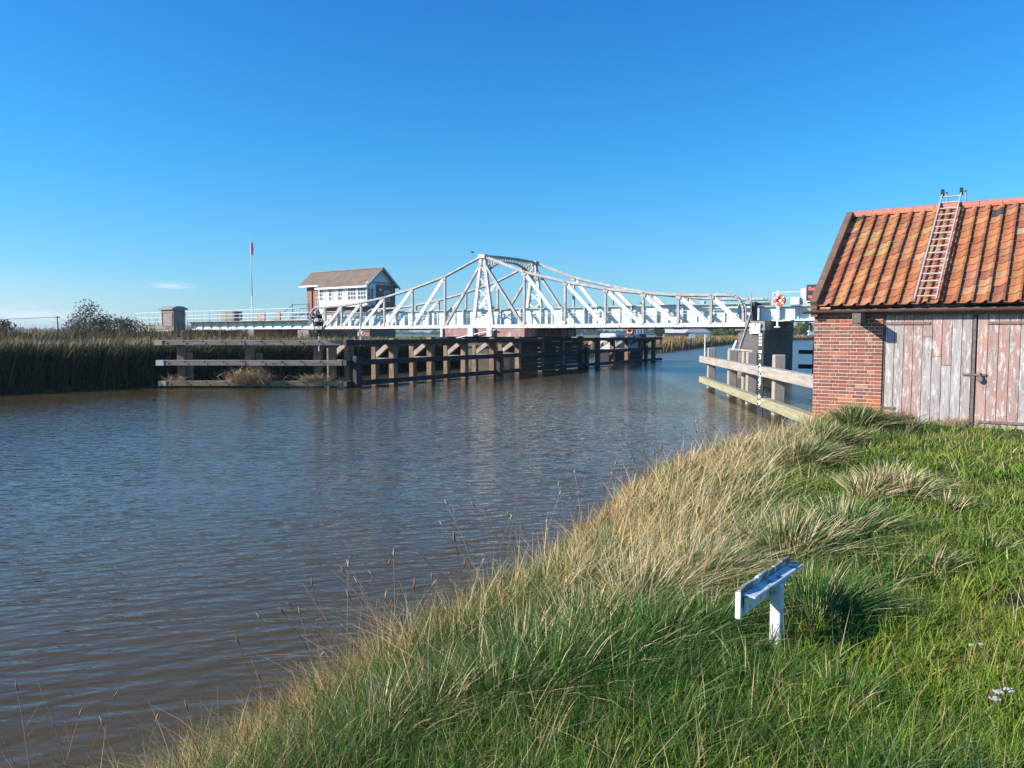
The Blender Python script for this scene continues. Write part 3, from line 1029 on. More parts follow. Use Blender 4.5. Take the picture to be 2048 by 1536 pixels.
# ------------------------------------------------------------------ trees and bushes
def leaf_cloud(lumps, n, size, palette, weights, twig=0.0):
    """leaf sized quads through the volume of several lumps (cx,cy,cz,rx,ry,rz)"""
    L = np.array(lumps, float)
    vol = L[:, 3] * L[:, 4] * L[:, 5]
    k = rng.choice(len(L), n, p=vol / vol.sum())
    u = rng.normal(0, 1, (n, 3))
    u /= np.linalg.norm(u, axis=1)[:, None]
    r = rng.uniform(0, 1, n) ** 0.45
    r *= 1 + 0.22 * np.sin(u[:, 0] * 7 + k) * np.cos(u[:, 2] * 6 + k * 2)
    C = L[k, :3] + u * r[:, None] * L[k, 3:]
    a = rng.normal(0, 1, (n, 3)); a /= np.linalg.norm(a, axis=1)[:, None]
    b = np.cross(a, rng.normal(0, 1, (n, 3))); b /= np.linalg.norm(b, axis=1)[:, None]
    s = size * rng.uniform(0.5, 1.3, n)[:, None]
    co = np.stack([C - a * s, C - b * s * 0.55, C + a * s, C + b * s * 0.55], 1).reshape(-1, 3)
    cols = np.repeat(jitter_cols(n, palette, weights, 0.3), 4, axis=0)
    return co, np.arange(4 * n), np.full(n, 4), cols


def tree(name, label, cat, loc, h, w, palette, weights, n=2500, leaf=0.25, group=None, trunk_frac=0.3, seed=0, bare=0.0):
    rs = random.Random(seed)
    root = thing(name, label, cat, loc, 0, group)
    tb = MB()
    rad = max(0.05, h * 0.025)
    tb.tube((0, 0, -0.3), (0.02 * h, 0, h * 0.5), rad, rad * 0.55, 8)
    lumps = []
    for k in range(9):
        a = 2 * PI * k / 9 + rs.uniform(-.4, .4)
        zz = h * rs.uniform(max(trunk_frac, 0.2), 0.82)
        rr = w * 0.5 * rs.uniform(0.3, 0.75) * (1.1 - 0.5 * abs(zz / h - 0.5))
        c = (rr * math.cos(a), rr * math.sin(a), zz)
        s = w * rs.uniform(0.17, 0.27)
        lumps.append((*c, s, s, min(s * rs.uniform(0.7, 1.0), h * 0.26)))
        z0 = h * rs.uniform(0.12, 0.42)
        mid = (c[0] * 0.45, c[1] * 0.45, (z0 + zz) / 2 + 0.03 * h)
        tb.tube((0.01 * h, 0, z0), mid, rad * 0.5, rad * 0.3, 6)
        tb.tube(mid, c, rad * 0.3, rad * 0.1, 5)
        if bare:
            for j in range(int(9 * bare)):
                e = (c[0] + rs.uniform(-.3, .3) * w, c[1] + rs.uniform(-.3, .3) * w, c[2] + rs.uniform(-.05, .3) * h)
                m2 = tuple((p * 0.5 + q * 0.5) + rs.uniform(-.03, .03) * h for p, q in zip(c, e))
                tb.tube(c, m2, rad * 0.12, rad * 0.08, 4, False)
                tb.tube(m2, e, rad * 0.08, rad * 0.03, 4, False)
    lumps.append((0, 0, h * 0.80, w * 0.2, w * 0.2, h * 0.19))
    tb.build('trunk', M['bark'], root, smooth=True)
    co, lo, cn, cc = leaf_cloud(lumps, n, leaf, palette, weights)
    raw_mesh('crown', co, lo, cn, M['leaf'], cc, parent=root)
    return root


def gz(x, y):
    return float(height(np.array([x]), np.array([y]))[0])


def at_ground(px, Y):
    x = (px - 1024) / FPX * Y
    return (x, Y, gz(x, Y))


DARKG = [(0.045, 0.07, 0.025), (0.065, 0.095, 0.03), (0.10, 0.11, 0.05)]
HAWT = [(0.075, 0.085, 0.045), (0.11, 0.105, 0.06), (0.15, 0.12, 0.08)]
YELL = [(0.26, 0.24, 0.04), (0.34, 0.28, 0.05), (0.17, 0.20, 0.05)]
tree('hawthorn_bush', 'rounded half-bare hawthorn bush standing tall above the left marsh scrub', 'bush', at_ground(180, 72), 5.2, 6.0, HAWT, [2, 2, 1], 3800, 0.10, None, 0.15, 3, 1.0)
tree('hawthorn_bush', 'low half-bare bush beside the white rails left of the brick abutment', 'bush', at_ground(240, 76), 3.7, 4.4, HAWT, [2, 2, 1], 1900, 0.10, None, 0.12, 5, 1.0)
tree('scrub_bush', 'dense dark bush at the left edge of the photo', 'bush', at_ground(10, 66), 3.2, 4.2, DARKG, [2, 2, 1], 2600, 0.12, None, 0.1, 9, 0.4)
tree('elder_bush', 'small green bush growing against the low brick abutment wall', 'bush', at_ground(296, 84), 2.2, 2.6, DARKG, [1, 2, 2], 1300, 0.11, None, 0.1, 8, 0.3)
tree('willow_tree', 'broad grey-green willow beyond the far reeds left of the brick pier', 'tree', at_ground(1458, 300), 6.6, 11.0, [(0.14, 0.18, 0.06), (0.20, 0.22, 0.08), (0.10, 0.13, 0.05)], [2, 2, 1], 3000, 0.4, None, 0.2, 12)
tree('willow_tree', 'smaller grey-green willow beside the grey hipped roof', 'tree', at_ground(1436, 310), 5.2, 7.0, [(0.12, 0.16, 0.06), (0.17, 0.19, 0.08), (0.09, 0.12, 0.05)], [2, 2, 1], 1800, 0.4, None, 0.2, 14)
tree('yellow_tree', 'autumn yellow tree on the far shore seen under the right-hand span', 'tree', at_ground(1597, 394), 8.4, 8.6, YELL, [2, 2, 1], 3200, 0.4, None, 0.18, 20)
tree('dark_tree', 'dark tree beyond the far shore just left of the white house', 'tree', at_ground(1613, 410), 9.0, 5.0, DARKG, [2, 1, 1], 1500, 0.4, None, 0.2, 21)
# individual dark trees round the distant roofs
for i, (px, Y, h, w, lab) in enumerate([
        (1318, 420, 6.0, 7.0, 'round dark tree just right of the far life ring'),
        (1352, 520, 7.5, 9.0, 'dark tree behind the long pale roof, left one'),
        (1382, 540, 9.5, 9.0, 'tall dark pine behind the gap between the two far roofs'),
        (1404, 560, 9.0, 8.0, 'dark pine rising over the middle of the grey hipped roof'),
        (1420, 540, 9.0, 8.0, 'dark pine over the right end of the grey hipped roof'),
        (1432, 560, 9.8, 8.0, 'dark pine between the hipped roof and the willows')]):
    tree('dark_tree', lab, 'tree', at_ground(px, Y), h, w, DARKG, [3, 2, 1], 900, 0.55, 'dark trees round the distant roofs', 0.2, 30 + i)


def far_wood():
    co_all, lo_all, cn_all, cc_all = [], [], [], []
    off = 0
    lumps = []
    for px in np.arange(-250, 2300, 7.0):
        Y = 1500 + 350 * math.sin(px * 0.004) + random.uniform(-150, 150)
        x = (px - 1024) / FPX * Y
        hh = 11 + 4 * math.sin(px * 0.013) + 2.5 * math.sin(px * 0.05) + random.uniform(-1.5, 2.5)
        lumps.append((x, Y, hh * 0.45 + 1, 9, 9, hh * 0.55))
    co, lo, cn, cc = leaf_cloud(lumps, 24000, 2.6, [(0.05, 0.075, 0.035), (0.07, 0.095, 0.04), (0.095, 0.10, 0.05)], [3, 2, 1])
    o = raw_mesh('far_wood', co, lo, cn, M['leaf'], cc)
    tag(o, 'long wooded ridge far off along the horizon', 'wood', kind='stuff')


far_wood()

# ------------------------------------------------------------------ swing bridge
BO = Vector((-2.4, 64.4, 0))
BA = math.atan2(-0.591, 0.807)
NODES = [0, 4.2, 8.05, 11.6, 14.7, 17.4, 19.8, 22.2]
TOPS = [z + EYE for z in (6.46, 4.92, 3.99, 3.33, 2.93, 2.70, 2.62, 2.60)]
ZB = EYE + 0.58      # bottom chord centre
br = thing('swing_bridge', 'white painted steel swing bridge with curved trusses over the river', 'bridge', BO, BA)


def truss(y):
    base = MB()
    base.beam((-22.25, y, ZB), (22.25, y, ZB), 0.42, 0.20)
    base.beam((-22.25, y - 0.16, ZB + 0.14), (22.25, y - 0.16, ZB + 0.14), 0.03, 0.1)
    t = base.build('truss', M['rusty_white'], br)
    pts = []
    for s in (-1, 1):
        q = [(s * n, y, z) for n, z in zip(NODES[:-1], TOPS[:-1])]
        # rounded end corner then down to the bottom chord
        xe, ze, r = 22.1, TOPS[-2], 1.15
        for k in range(0, 8):
            a = (PI / 2) * k / 7
            q.append((s * (xe - r + r * math.sin(a)), y, ze - r + r * math.cos(a)))
        q.append((s * xe, y, ZB + 0.1))
        m = MB()
        for a, b in zip(q, q[1:]):
            a, b = Vector(a), Vector(b)
            d = (b - a).normalized() * 0.05
            m.beam(a - d, b + d, 0.30, 0.12, up=(0, 1, 0) if abs(d.z) > abs(d.x) else (0, 0, 1))
            m.beam(a - d + Vector((0, 0, 0)), b + d, 0.04, 0.24, up=(0, 1, 0) if abs(d.z) > abs(d.x) else (0, 0, 1))
        m.build('top_chord', M['chord_steel'], t)
        for n, z in list(zip(NODES, TOPS))[1:-1]:
            v = MB()
            v.beam((s * n, y, ZB), (s * n, y, z - 0.02), 0.17, 0.18, up=(1, 0, 0))
            v.beam((s * n, y, ZB + 0.10), (s * n, y, ZB + 0.42), 0.50, 0.26, up=(1, 0, 0), w2=0.22, h2=0.22)
            v.beam((s * n - s * .16, y - .14, z - .12), (s * n + s * .22, y - .14, z - .16), .02, .26)
            v.build('vertical_post', M['chord_steel'], t)
        for i in range(0, len(NODES) - 2):
            dgn = MB()
            a = (s * (NODES[i] + (0.25 if i == 0 else 0.1)), y - 0.03, TOPS[i] - (0.7 if i == 0 else 0.1))
            b = (s * (NODES[i + 1] - 0.1), y - 0.03, ZB + 0.12)
            dgn.beam(a, b, 0.22 if i == 0 else 0.09, 0.30 if i else 0.20, up=(0, 0, 1))
            dgn.build('diagonal_brace', M['white_steel'] if i else M['chord_steel'], t)
        dgn = MB()
        dgn.beam((s * (NODES[6] + .1), y - .03, TOPS[6] - .1), (s * 21.9, y - .03, ZB + .15), 0.10, 0.32)
        dgn.build('diagonal_brace', M['white_steel'], t)
    # lattice tower over the pivot
    for s in (-1, 1):
        leg = MB()
        leg.beam((s * 0.16, y, TOPS[0] - 0.1), (s * 1.02, y, ZB - 0.1), 0.20, 0.24, up=(0, 1, 0), w2=0.34, h2=0.30)
        leg.build('tower_leg', M['rusty_white'], t)
    lat = MB()
    for k in range(5):
        f0, f1 = 0.12 + k * 0.165, 0.12 + (k + 1) * 0.165
        z0, z1 = TOPS[0] + (ZB - TOPS[0]) * f0, TOPS[0] + (ZB - TOPS[0]) * f1
        w0, w1 = 0.16 + 0.86 * f0, 0.16 + 0.86 * f1
        lat.beam((-w0, y - .05, z0), (w1, y - .05, z1), 0.03, 0.10)
        lat.beam((w0, y + .05, z0), (-w1, y + .05, z1), 0.03, 0.10)
    lat.box(-1.0, 1.0, y - 0.12, y + 0.12, ZB + 0.18, ZB + 0.75)
    lat.build('tower_lattice', M['white_steel'], t)
    cap = MB()
    cap.box(-0.34, 0.34, y - 0.26, y + 0.26, TOPS[0] - 0.20, TOPS[0] + 0.12)
    cap.build('tower_cap', M['rusty_white'], t, bevel=0.02)
    return t


truss(0.0)
truss(7.5)
ZT, ZG0 = EYE + 2.08, EYE + 0.56


def main_girder(y):
    g = MB()
    g.box(-22.0, 22.0, y - 0.02, y + 0.02, ZG0, ZT - 0.04)
    o = g.build('girder', M['girder_paint'], br)
    st = MB()
    k = -21.6
    i = 0
    while k < 21.8:
        dpt = 0.24 if i % 2 == 0 else 0.09
        st.box(k - 0.03, k + 0.03, y - 0.021 - dpt, y - 0.021, ZG0 + 0.05, ZT - 0.05)
        st.box(k - 0.03, k + 0.03, y + 0.021, y + 0.021 + dpt, ZG0 + 0.05, ZT - 0.05)
        if i % 3 == 1:
            st.box(k + 0.12, k + 0.30, y - 0.16, y - 0.021, ZT - 0.75, ZT - 0.30)
        k += 1.02
        i += 1
    st.tube((-21.9, y - 0.27, ZT - 0.42), (21.9, y - 0.27, ZT - 0.42), 0.025, n=6)
    st.tube((-21.9, y - 0.27, ZT - 0.62), (21.9, y - 0.27, ZT - 0.62), 0.018, n=6)
    st.build('stiffener', M['girder_paint'], o)['kind'] = 'stuff'
    f = MB()
    f.box(-22.05, 22.05, y - 0.25, y + 0.25, ZT - 0.04, ZT + 0.03)
    f.box(-22.05, 22.05, y - 0.25, y + 0.25, ZG0 - 0.06, ZG0)
    for k in np.arange(-19, 20, 4.7):
        f.box(k - 0.14, k + 0.16, y - 0.2, y + 0.1, ZT + 0.03, ZT + 0.24)
    f.build('flange', M['girder_top'], o)


main_girder(1.5)
main_girder(6.0)
dk = MB()
dk.box(-22, 22, 1.78, 5.72, EYE + 0.75, EYE + 0.95)
for k in np.arange(-21.5, 21.6, 2.15):
    dk.box(k - 0.1, k + 0.1, 0.22, 7.28, EYE + 0.40, EYE + 0.499)
dk.build('deck', M['dark_steel'], br)
ar = MB()
npt = 22
for k in range(npt):
    y0, y1 = 7.5 * k / npt, 7.5 * (k + 1) / npt
    up = lambda yy: TOPS[0] + 0.02 + 0.10 * math.sin(PI * yy / 7.5)
    lo = lambda yy: TOPS[0] - 0.30 - 1.5 * abs(yy / 3.75 - 1) ** 2.6
    ar.beam((0, y0, up(y0)), (0, y1, up(y1)), 0.42, 0.10)
    ar.beam((0, y0, lo(y0)), (0, y1, lo(y1)), 0.30, 0.09)
    if 0 < k < npt - 1:
        ar.beam((0, y0, up(y0)), (0, y1, lo(y1)), 0.06, 0.06)
        ar.beam((0, y0, lo(y0)), (0, y1, up(y1)), 0.06, 0.06)
ar.build('portal_arch', M['chord_steel'], br)
pv = MB()
pv.box(-4.3, 4.3, -0.15, -0.05, EYE - 0.22, EYE + 0.46)
pv.box(-4.35, -4.2, -0.2, 7.7, EYE - 0.22, EYE + 0.46)
pv.box(4.2, 4.35, -0.2, 7.7, EYE - 0.22, EYE + 0.46)
pv.box(-4.2, 4.2, 7.55, 7.65, EYE - 0.22, EYE + 0.46)
for k in np.arange(0.3, 7.6, 1.2):
    pv.box(4.351, 4.42, k - 0.04, k + 0.04, EYE - 0.2, EYE + 0.44)
pv.build('pivot_frame', M['red_steel'], br)
fr = MB()
for s in (-1, 1):
    fr.box(s * 1.0 - 0.25, s * 1.0 + 0.25, -0.5, -0.16, EYE - 0.2, EYE + 0.55)
fr.box(-4.5, -4.25, -0.32, -0.16, EYE - 0.24, EYE + 0.48)
fr.tube((-2.6, -0.4, EYE - 0.35), (1.6, -0.4, EYE + 0.35), 0.05)
fr.build('pivot_bracket', M['rusty_white'], br)
ms = MB()
ms.box(-4.1, 4.1, 0.2, 7.3, EYE - 0.5, EYE + 0.4)
ms.build('turntable', M['dark_steel'], br)
# end locking gear at the left end
lk = MB()
lk.tube((-20.3, -0.4, ZB - 0.22), (-20.3, -0.24, ZB - 0.22), 0.20, n=14)
lk.beam((-20.3, -0.32, ZB - 0.2), (-19.0, -0.32, ZB + 0.75), 0.10, 0.16)
lk.build('locking_gear', M['rusty_white'], br)
lv = MB()
lv.beam((-19.0, -0.32, ZB + 0.75), (-17.6, -0.32, ZB + 1.75), 0.04, 0.08)
lv.build('locking_lever', M['orange'], br)

# ------------------------------------------------------------------ piers
def pier(name, label, x0, x1, y0, y1, z1, mat, cham=0.0, group=None, cap=True, z0=-2.0):
    o = thing(name, label, 'pier', BO, BA, group)
    m = MB()
    if cham:
        m.prism([(x0 + cham, y0), (x1, y0), (x1, y1), (x0 + cham, y1), (x0, y1 - cham), (x0, y0 + cham)], 'z', z0, z1)
    else:
        m.box(x0, x1, y0, y1, z0, z1)
    m.build('shaft', mat, o)
    if cap:
        c = MB()
        c.box(x0 - 0.08, x1 + 0.08, y0 - 0.08, y1 + 0.08, z1, z1 + 0.18)
        c.build('coping', M['concrete'], o, bevel=0.02)
    return o


# right-hand pier
rp = pier('brick_pier', 'tall grey brick pier carrying the right end of the swing span', 21.55, 23.42, 0.1, 6.45, EYE + 0.22, brick_mat('dark_pier_brick', (0.19, 0.155, 0.135), (0.12, 0.095, 0.085), (0.22, 0.20, 0.18), 1.3), 0.35)  # dark grey-brown brick, with the shade of its side put into the colour
ps = MB()
ps.box(22.55, 23.45, 0.08, 6.47, EYE + 0.401, EYE + 0.858)
ps.build('bearing_slab', M['concrete'], rp)
# pivot pier: low round drum
pp = thing('pivot_pier', 'low round dark pier under the middle of the swing bridge', 'pier', BO, BA)
d = MB()
d.lathe([(4.0, -2), (4.0, EYE - 1.1), (4.25, EYE - 1.05), (4.25, EYE - 0.75), (3.6, EYE - 0.74), (3.6, EYE - 0.52)], 0, 3.75, 40)
d.build('drum', mottled('wet_masonry', (0.05, 0.043, 0.036), (0.11, 0.095, 0.08), 1.2, 0.9, bmp=0.3), pp)
for k in range(24):
    a = 2 * PI * k / 24
    MB().box(3.4 * math.cos(a) - .14, 3.4 * math.cos(a) + .14, 3.75 + 3.4 * math.sin(a) - .14, 3.75 + 3.4 * math.sin(a) + .14, EYE - 0.518, EYE - 0.502).build('roller', M['dark_steel'], pp)

# left piers
pier('brick_pier', 'brick pier at the left end of the swing span, beside the signal shape', -24.6, -22.9, 0.4, 7.0, EYE + 0.40, M['pier_brick'], 0, 'brick piers under the left approach span', False)
pier('brick_pier', 'narrow brick pier half way along the left approach span', -33.4, -32.2, 0.6, 7.0, EYE + 0.52, M['pier_brick'], 0, 'brick piers under the left approach span', False)

ab = thing('abutment', 'brick abutment tower with a stone cap at the left end of the bridge', 'abutment', BO, BA)
m = MB()
m.box(-48.2, -45.6, -0.9, 0.6, -0.5, EYE + 2.85)
m.build('tower', M['pier_brick'], ab)
m = MB()
m.box(-48.05, -45.75, -0.97, -0.901, EYE + 0.9, EYE + 1.0)
m.box(-48.05, -45.75, -0.97, -0.901, EYE + 2.5, EYE + 2.6)
m.box(-48.05, -47.9, -0.97, -0.901, EYE + 1.0, EYE + 2.5)
m.box(-45.9, -45.75, -0.97, -0.901, EYE + 1.0, EYE + 2.5)
m.build('panel', M['pier_brick'], ab)
m = MB()
m.prism([(-1.15, EYE + 2.851), (0.85, EYE + 2.851), (0.85, EYE + 3.02), (0.2, EYE + 3.27), (-0.5, EYE + 3.27), (-1.15, EYE + 3.02)], 'x', -48.45, -45.35)
m.build('cap', M['concrete'], ab, bevel=0.02)
m = MB()
m.box(-54.5, -48.201, -0.5, 0.4, -0.5, EYE + 1.0)
m.build('wing_wall', M['pier_brick'], ab)
m = MB()
m.box(-54.5, -46.0, -1.05, -0.51, EYE + 0.32, EYE + 0.42)
m.build('ledge', M['end_plate_white'], ab)
m = MB()
m.box(-45.599, -44.4, -0.3, 7.5, -0.5, EYE + 0.42)
m.build('bearing_wall', M['pier_brick'], ab)
m = MB()
m.box(-48.2, -45.6, 7.0, 8.4, -0.5, EYE + 2.85)
m.build('tower', M['pier_brick'], ab)

# ------------------------------------------------------------------ left approach span
la = thing('approach_span', 'low white girder span with hand rails on the left of the swing bridge', 'bridge', BO, BA)
X0, X1 = -44.6, -22.6
for y in (0.8, 6.6):
    g = MB()
    g.box(X0, X1, y - 0.03, y + 0.03, EYE + 0.60, EYE + 1.36)
    g.box(X0, X1, y - 0.22, y + 0.22, EYE + 0.52, EYE + 0.60)
    go = g.build('girder', M['girder_paint'], la)
    f = MB()
    f.box(X0, X1, y - 0.25, y + 0.25, EYE + 1.361, EYE + 1.43)
    f.build('flange', M['girder_top'], go)
    for k in np.arange(X0 + 0.8, X1, 1.62):
        b = MB()
        b.beam((k, y - 0.04, EYE + 0.72), (k, y - 0.66, EYE + 1.32), 0.05, 0.07)
        b.beam((k, y - 0.05, EYE + 1.33), (k, y - 0.80, EYE + 1.33), 0.05, 0.06)
        b.box(k - 0.03, k + 0.03, y - 0.14, y - 0.031, EYE + 0.62, EYE + 1.3)
        b.build('bracket', M['white_steel'], la)
dk = MB()
dk.box(X0, X1, 1.06, 6.34, EYE + 0.95, EYE + 1.15)
dk.build('deck', M['dark_steel'], la)
wk = MB()
wk.box(X0, X1, -0.05, 0.54, EYE + 1.37, EYE + 1.42)
wk.build('walkway', M['grey_wood'], la)


def handrail(parent, xa, xb, y, z0, z1, step, mat, rails=(1.0, 0.62, 0.3)):
    h = MB()
    n = max(1, int(round((xb - xa) / step)))
    for k in range(n + 1):
        x = xa + (xb - xa) * k / n
        h.tube((x, y, z0), (x, y, z1 + 0.03), 0.035, n=6)
    for r in rails:
        h.tube((xa, y, z0 + (z1 - z0) * r), (xb, y, z0 + (z1 - z0) * r), 0.028, n=6)
    return h.build('hand_rail', mat, parent)


handrail(la, X0 + 0.1, X1 - 1.2, -0.02, EYE + 1.42, EYE + 2.62, 1.62, M['white_paint'])
handrail(la, X0 + 0.1, X1 - 1.2, 7.3, EYE + 1.3, EYE + 2.5, 1.62, M['white_paint'])
handrail(ab, -56.0, -48.25, 0.0, EYE + 1.0, EYE + 2.6, 1.6, M['white_paint'])
# boarded timber screens behind the rail
for xx, w, lab in ((-33.6, 1.35, 'weathered boarded timber screen behind the rail, next to the flagpole'), (-30.6, 1.05, 'weathered boarded timber screen behind the rail, between flagpole and signal box')):
    sc = thing('timber_screen', lab, 'screen', BO, BA, 'timber screens on the approach span')
    m = MB()
    for k in range(6):
        m.box(xx, xx + w, 2.0, 2.06, EYE + 1.16 + k * 0.2, EYE + 1.16 + k * 0.2 + 0.185)
    m.build('boarding', M['grey_wood'], sc)
    for q in (xx + 0.06, xx + w - 0.06):
        MB().box(q - 0.05, q + 0.05, 2.061, 2.14, EYE + 1.151, EYE + 2.4).build('post', M['grey_wood'], sc)

# ------------------------------------------------------------------ right approach span
ra = thing('approach_span', 'white girder span running from the right pier behind the brick shed', 'bridge', BO, BA)
for y in (1.5, 6.0):
    g = MB()
    g.box(22.6, 48, y - 0.03, y + 0.03, EYE + 0.95, EYE + 1.80)
    g.box(22.6, 48, y - 0.22, y + 0.22, EYE + 0.86, EYE + 0.95)
    go = g.build('girder', M['girder_paint'], ra)
    f = MB()
    f.box(22.6, 48, y - 0.25, y + 0.25, EYE + 1.801, EYE + 1.87)
    f.build('flange', M['girder_top'], go)
    b = MB()
    for i, k in enumerate(np.arange(22.8, 48, 1.2)):
        dd = 0.26 if i % 2 else 0.09
        b.box(k - 0.04, k + 0.04, y - 0.031 - dd, y - 0.031, EYE + 0.96, EYE + 1.79)
    b.build('stiffener', M['girder_paint'], go)['kind'] = 'stuff'
dk = MB()
dk.box(22.6, 48, 1.76, 5.74, EYE + 1.1, EYE + 1.3)
dk.build('deck', M['dark_steel'], ra)
handrail(ra, 23.6, 30.2, 1.2, EYE + 1.87, EYE + 2.75, 3.3, M['white_paint'], (1.0, 0.55))
ep = thing('end_post', 'dark steel buffer post standing at the joint of the swing span', 'post', BO, BA)
m = MB()
m.box(22.28, 22.58, 0.6, 1.2, EYE + 0.41, EYE + 2.15)
m.box(22.3, 23.4, 1.22, 1.30, EYE + 1.9, EYE + 2.1)
m.build('post_body', M['dark_steel'], ep)
# far bank-side abutment hidden behind the shed
pier('abutment', 'brick abutment ending the right approach span behind the shed', 38, 49, 0.5, 7.2, EYE + 0.85, M['pier_brick'], 0, None, False)


def life_ring(label, loc, rz, r, tilt=0.0, backing=False):
    o = thing('life_ring', label, 'life ring', loc, rz)
    v, f = [], []
    nu, nv = 28, 10
    rr = r * 0.24
    for i in range(nu):
        a = 2 * PI * i / nu
        for j in range(nv):
            b = 2 * PI * j / nv
            q = (r - rr) + rr * math.cos(b)
            v.append((q * math.cos(a), 0.75 * rr * math.sin(b), q * math.sin(a)))
    for i in range(nu):
        for j in range(nv):
            f.append((i * nv + j, ((i + 1) % nu) * nv + j, ((i + 1) % nu) * nv + (j + 1) % nv, i * nv + (j + 1) % nv))
    MB().add(v, f).build('ring', M['orange'], o, smooth=True)
    for a in (0.25 * PI, 0.75 * PI, 1.25 * PI, 1.75 * PI):
        c = Vector((math.cos(a), 0, math.sin(a)))
        MB().beam(c * (r - 2.1 * rr), c * (r + 0.1 * rr), r * 0.22, rr * 1.75, up=(0, 1, 0)).build('band', M['white_paint'], o, bevel=0.01)
    if backing:
        MB().prism([(r * 0.98 * math.cos(2 * PI * k / 24), r * 0.98 * math.sin(2 * PI * k / 24)) for k in range(24)], 'y', rr * 0.8, rr * 0.8 + 0.05).build('backing', M['orange'], o)
        MB().prism([(r * .28 * math.cos(2 * PI * k / 10), r * .28 * math.sin(2 * PI * k / 10)) for k in range(10)], 'y', rr * 0.3, rr * 0.79).build('hub', M['white_paint'], o)
    return o


P1 = depth_hit(1560, 601, 50.2)
life_ring('orange life ring on its round housing on the right approach span rail', P1, BA, 0.36, backing=True)
pst = thing('ring_post', 'white post carrying the orange life ring beside the right pier', 'post', (P1.x - 0.05, P1.y + 0.30, 0), BA)
MB().box(-0.06, 0.06, 0, 0.1, EYE + 0.5, EYE + 2.85).build('shaft', M['white_paint'], pst)
MB().box(-0.18, 0.18, -0.06, 0.16, EYE + 0.42, EYE + 0.499).build('foot', M['white_paint'], pst)

cb = depth_hit(1592, 605, 49.6)
c = thing('cabinet', 'small white metal cabinet on the right span below the lit sign', 'cabinet', (cb.x, cb.y, EYE + 1.86), BA)
MB().box(-0.28, 0.28, -0.2, 0.2, 0.011, 0.50).build('body', M['white_paint'], c, bevel=0.02)
MB().box(-0.24, 0.24, -0.215, -0.201, 0.05, 0.46).build('door', M['white_paint'], c)
# LED message sign
sg = depth_hit(1613, 586, 49.2)
ls = thing('message_sign', 'black electronic sign with red lettering half hidden by the shed roof', 'sign', (sg.x, sg.y, EYE + 2.62), BA)
MB().box(0, 2.0, 0, 0.16, -0.52, 0.50).build('panel', M['panel_black'], ls)
text_mesh('lettering', 'Requ', 0.31, M['led'], ls, (0.12, -0.006, 0.24), (PI / 2, 0, 0), 1.0, 0.006, 'LEFT').scale = (0.80, 1, 1)
text_mesh('lettering', 'to O', 0.31, M['led'], ls, (0.12, -0.006, -0.24), (PI / 2, 0, 0), 1.0, 0.006, 'LEFT').scale = (0.80, 1, 1)
MB().box(-0.36, -0.02, 0.0, 0.16, -0.75, 0.30).build('mast', M['white_paint'], ls)
MB().box(-0.30, 2.0, 0.0, 0.14, -0.75, -0.53).build('support_frame', M['white_paint'], ls)
MB().box(0.05, 0.45, -0.02, -0.001, -0.68, -0.58).build('lamp_unit', M['black_paint'], ls)
# notice board on pier face
nb = thing('notice_board', 'square white notice board fixed on the right brick pier', 'sign', BO, BA)
MB().box(22.5, 23.2, -0.05, -0.01, EYE + 0.02, EYE + 0.70).build('panel', M['white_paint'], nb)
nl = MB()
for k in range(7):
    nl.box(22.6, 23.08 - (k % 3) * 0.06, -0.058, -0.051, EYE + 0.60 - k * 0.075, EYE + 0.618 - k * 0.075)
nl.build('faint_lines', M['letter_faint'], nb)
# leaning hand rail pole at the pier
a, b = depth_hit(1501, 628, 49.5), depth_hit(1477, 694, 46.5)
hp = thing('leaning_pole', 'grey pole leaning up against the right brick pier', 'pole', (b.x, b.y, 0))
MB().tube((0, 0, b.z - 0.3), (a.x - b.x, a.y - b.y, a.z), 0.055).build('shaft', M['chord_steel'], hp)
MB().tube((0.10, 0.1, b.z - 0.3), (a.x - b.x + 0.12, a.y - b.y + .1, a.z), 0.03).build('stay', M['chord_steel'], hp)
a, b = depth_hit(1427, 587, 50.0), depth_hit(1427, 640, 50.0)
ml = depth_hit(1503, 585, 50.8)
mt = thing('mast', 'thin grey mast with a cross wire above the end of the swing span', 'pole', (ml.x, ml.y, 0), BA)
MB().tube((0, 0, EYE + 0.7), (0, 0, EYE + 2.85), 0.025).tube((-0.55, 0, EYE + 2.68), (3.2, 0, EYE + 2.86), 0.012).build('shaft', M['chord_steel'], mt)
# thin pole on the right fender tip
tp = depth_hit(1410, 692, 42.6)
tpo = thing('marker_pole', 'thin white pole on the outer tip of the right timber fender', 'pole', (tp.x, tp.y, 1.6))
MB().tube((0, 0, 0), (0, 0, 1.33), 0.035).build('shaft', M['white_paint'], tpo)
MB().box(-0.02, 0.14, -0.05, 0.05, 1.18, 1.30).build('lamp', M['white_paint'], tpo)
# distant white notice on the far bank
fb = depth_hit(1384, 672, 150.0)
fs = thing('bank_notice', 'white notice board on two legs among the far tan reeds', 'sign', (fb.x, fb.y, 0))
MB().box(-0.62, 0.62, 0, 0.05, fb.z - 0.42, fb.z + 0.42).build('panel', M['white_paint'], fs)
for q in (-0.5, 0.5):
    MB().box(q - 0.05, q + 0.05, 0.051, 0.13, 0, fb.z + 0.42).build('leg', M['post_wood'], fs)

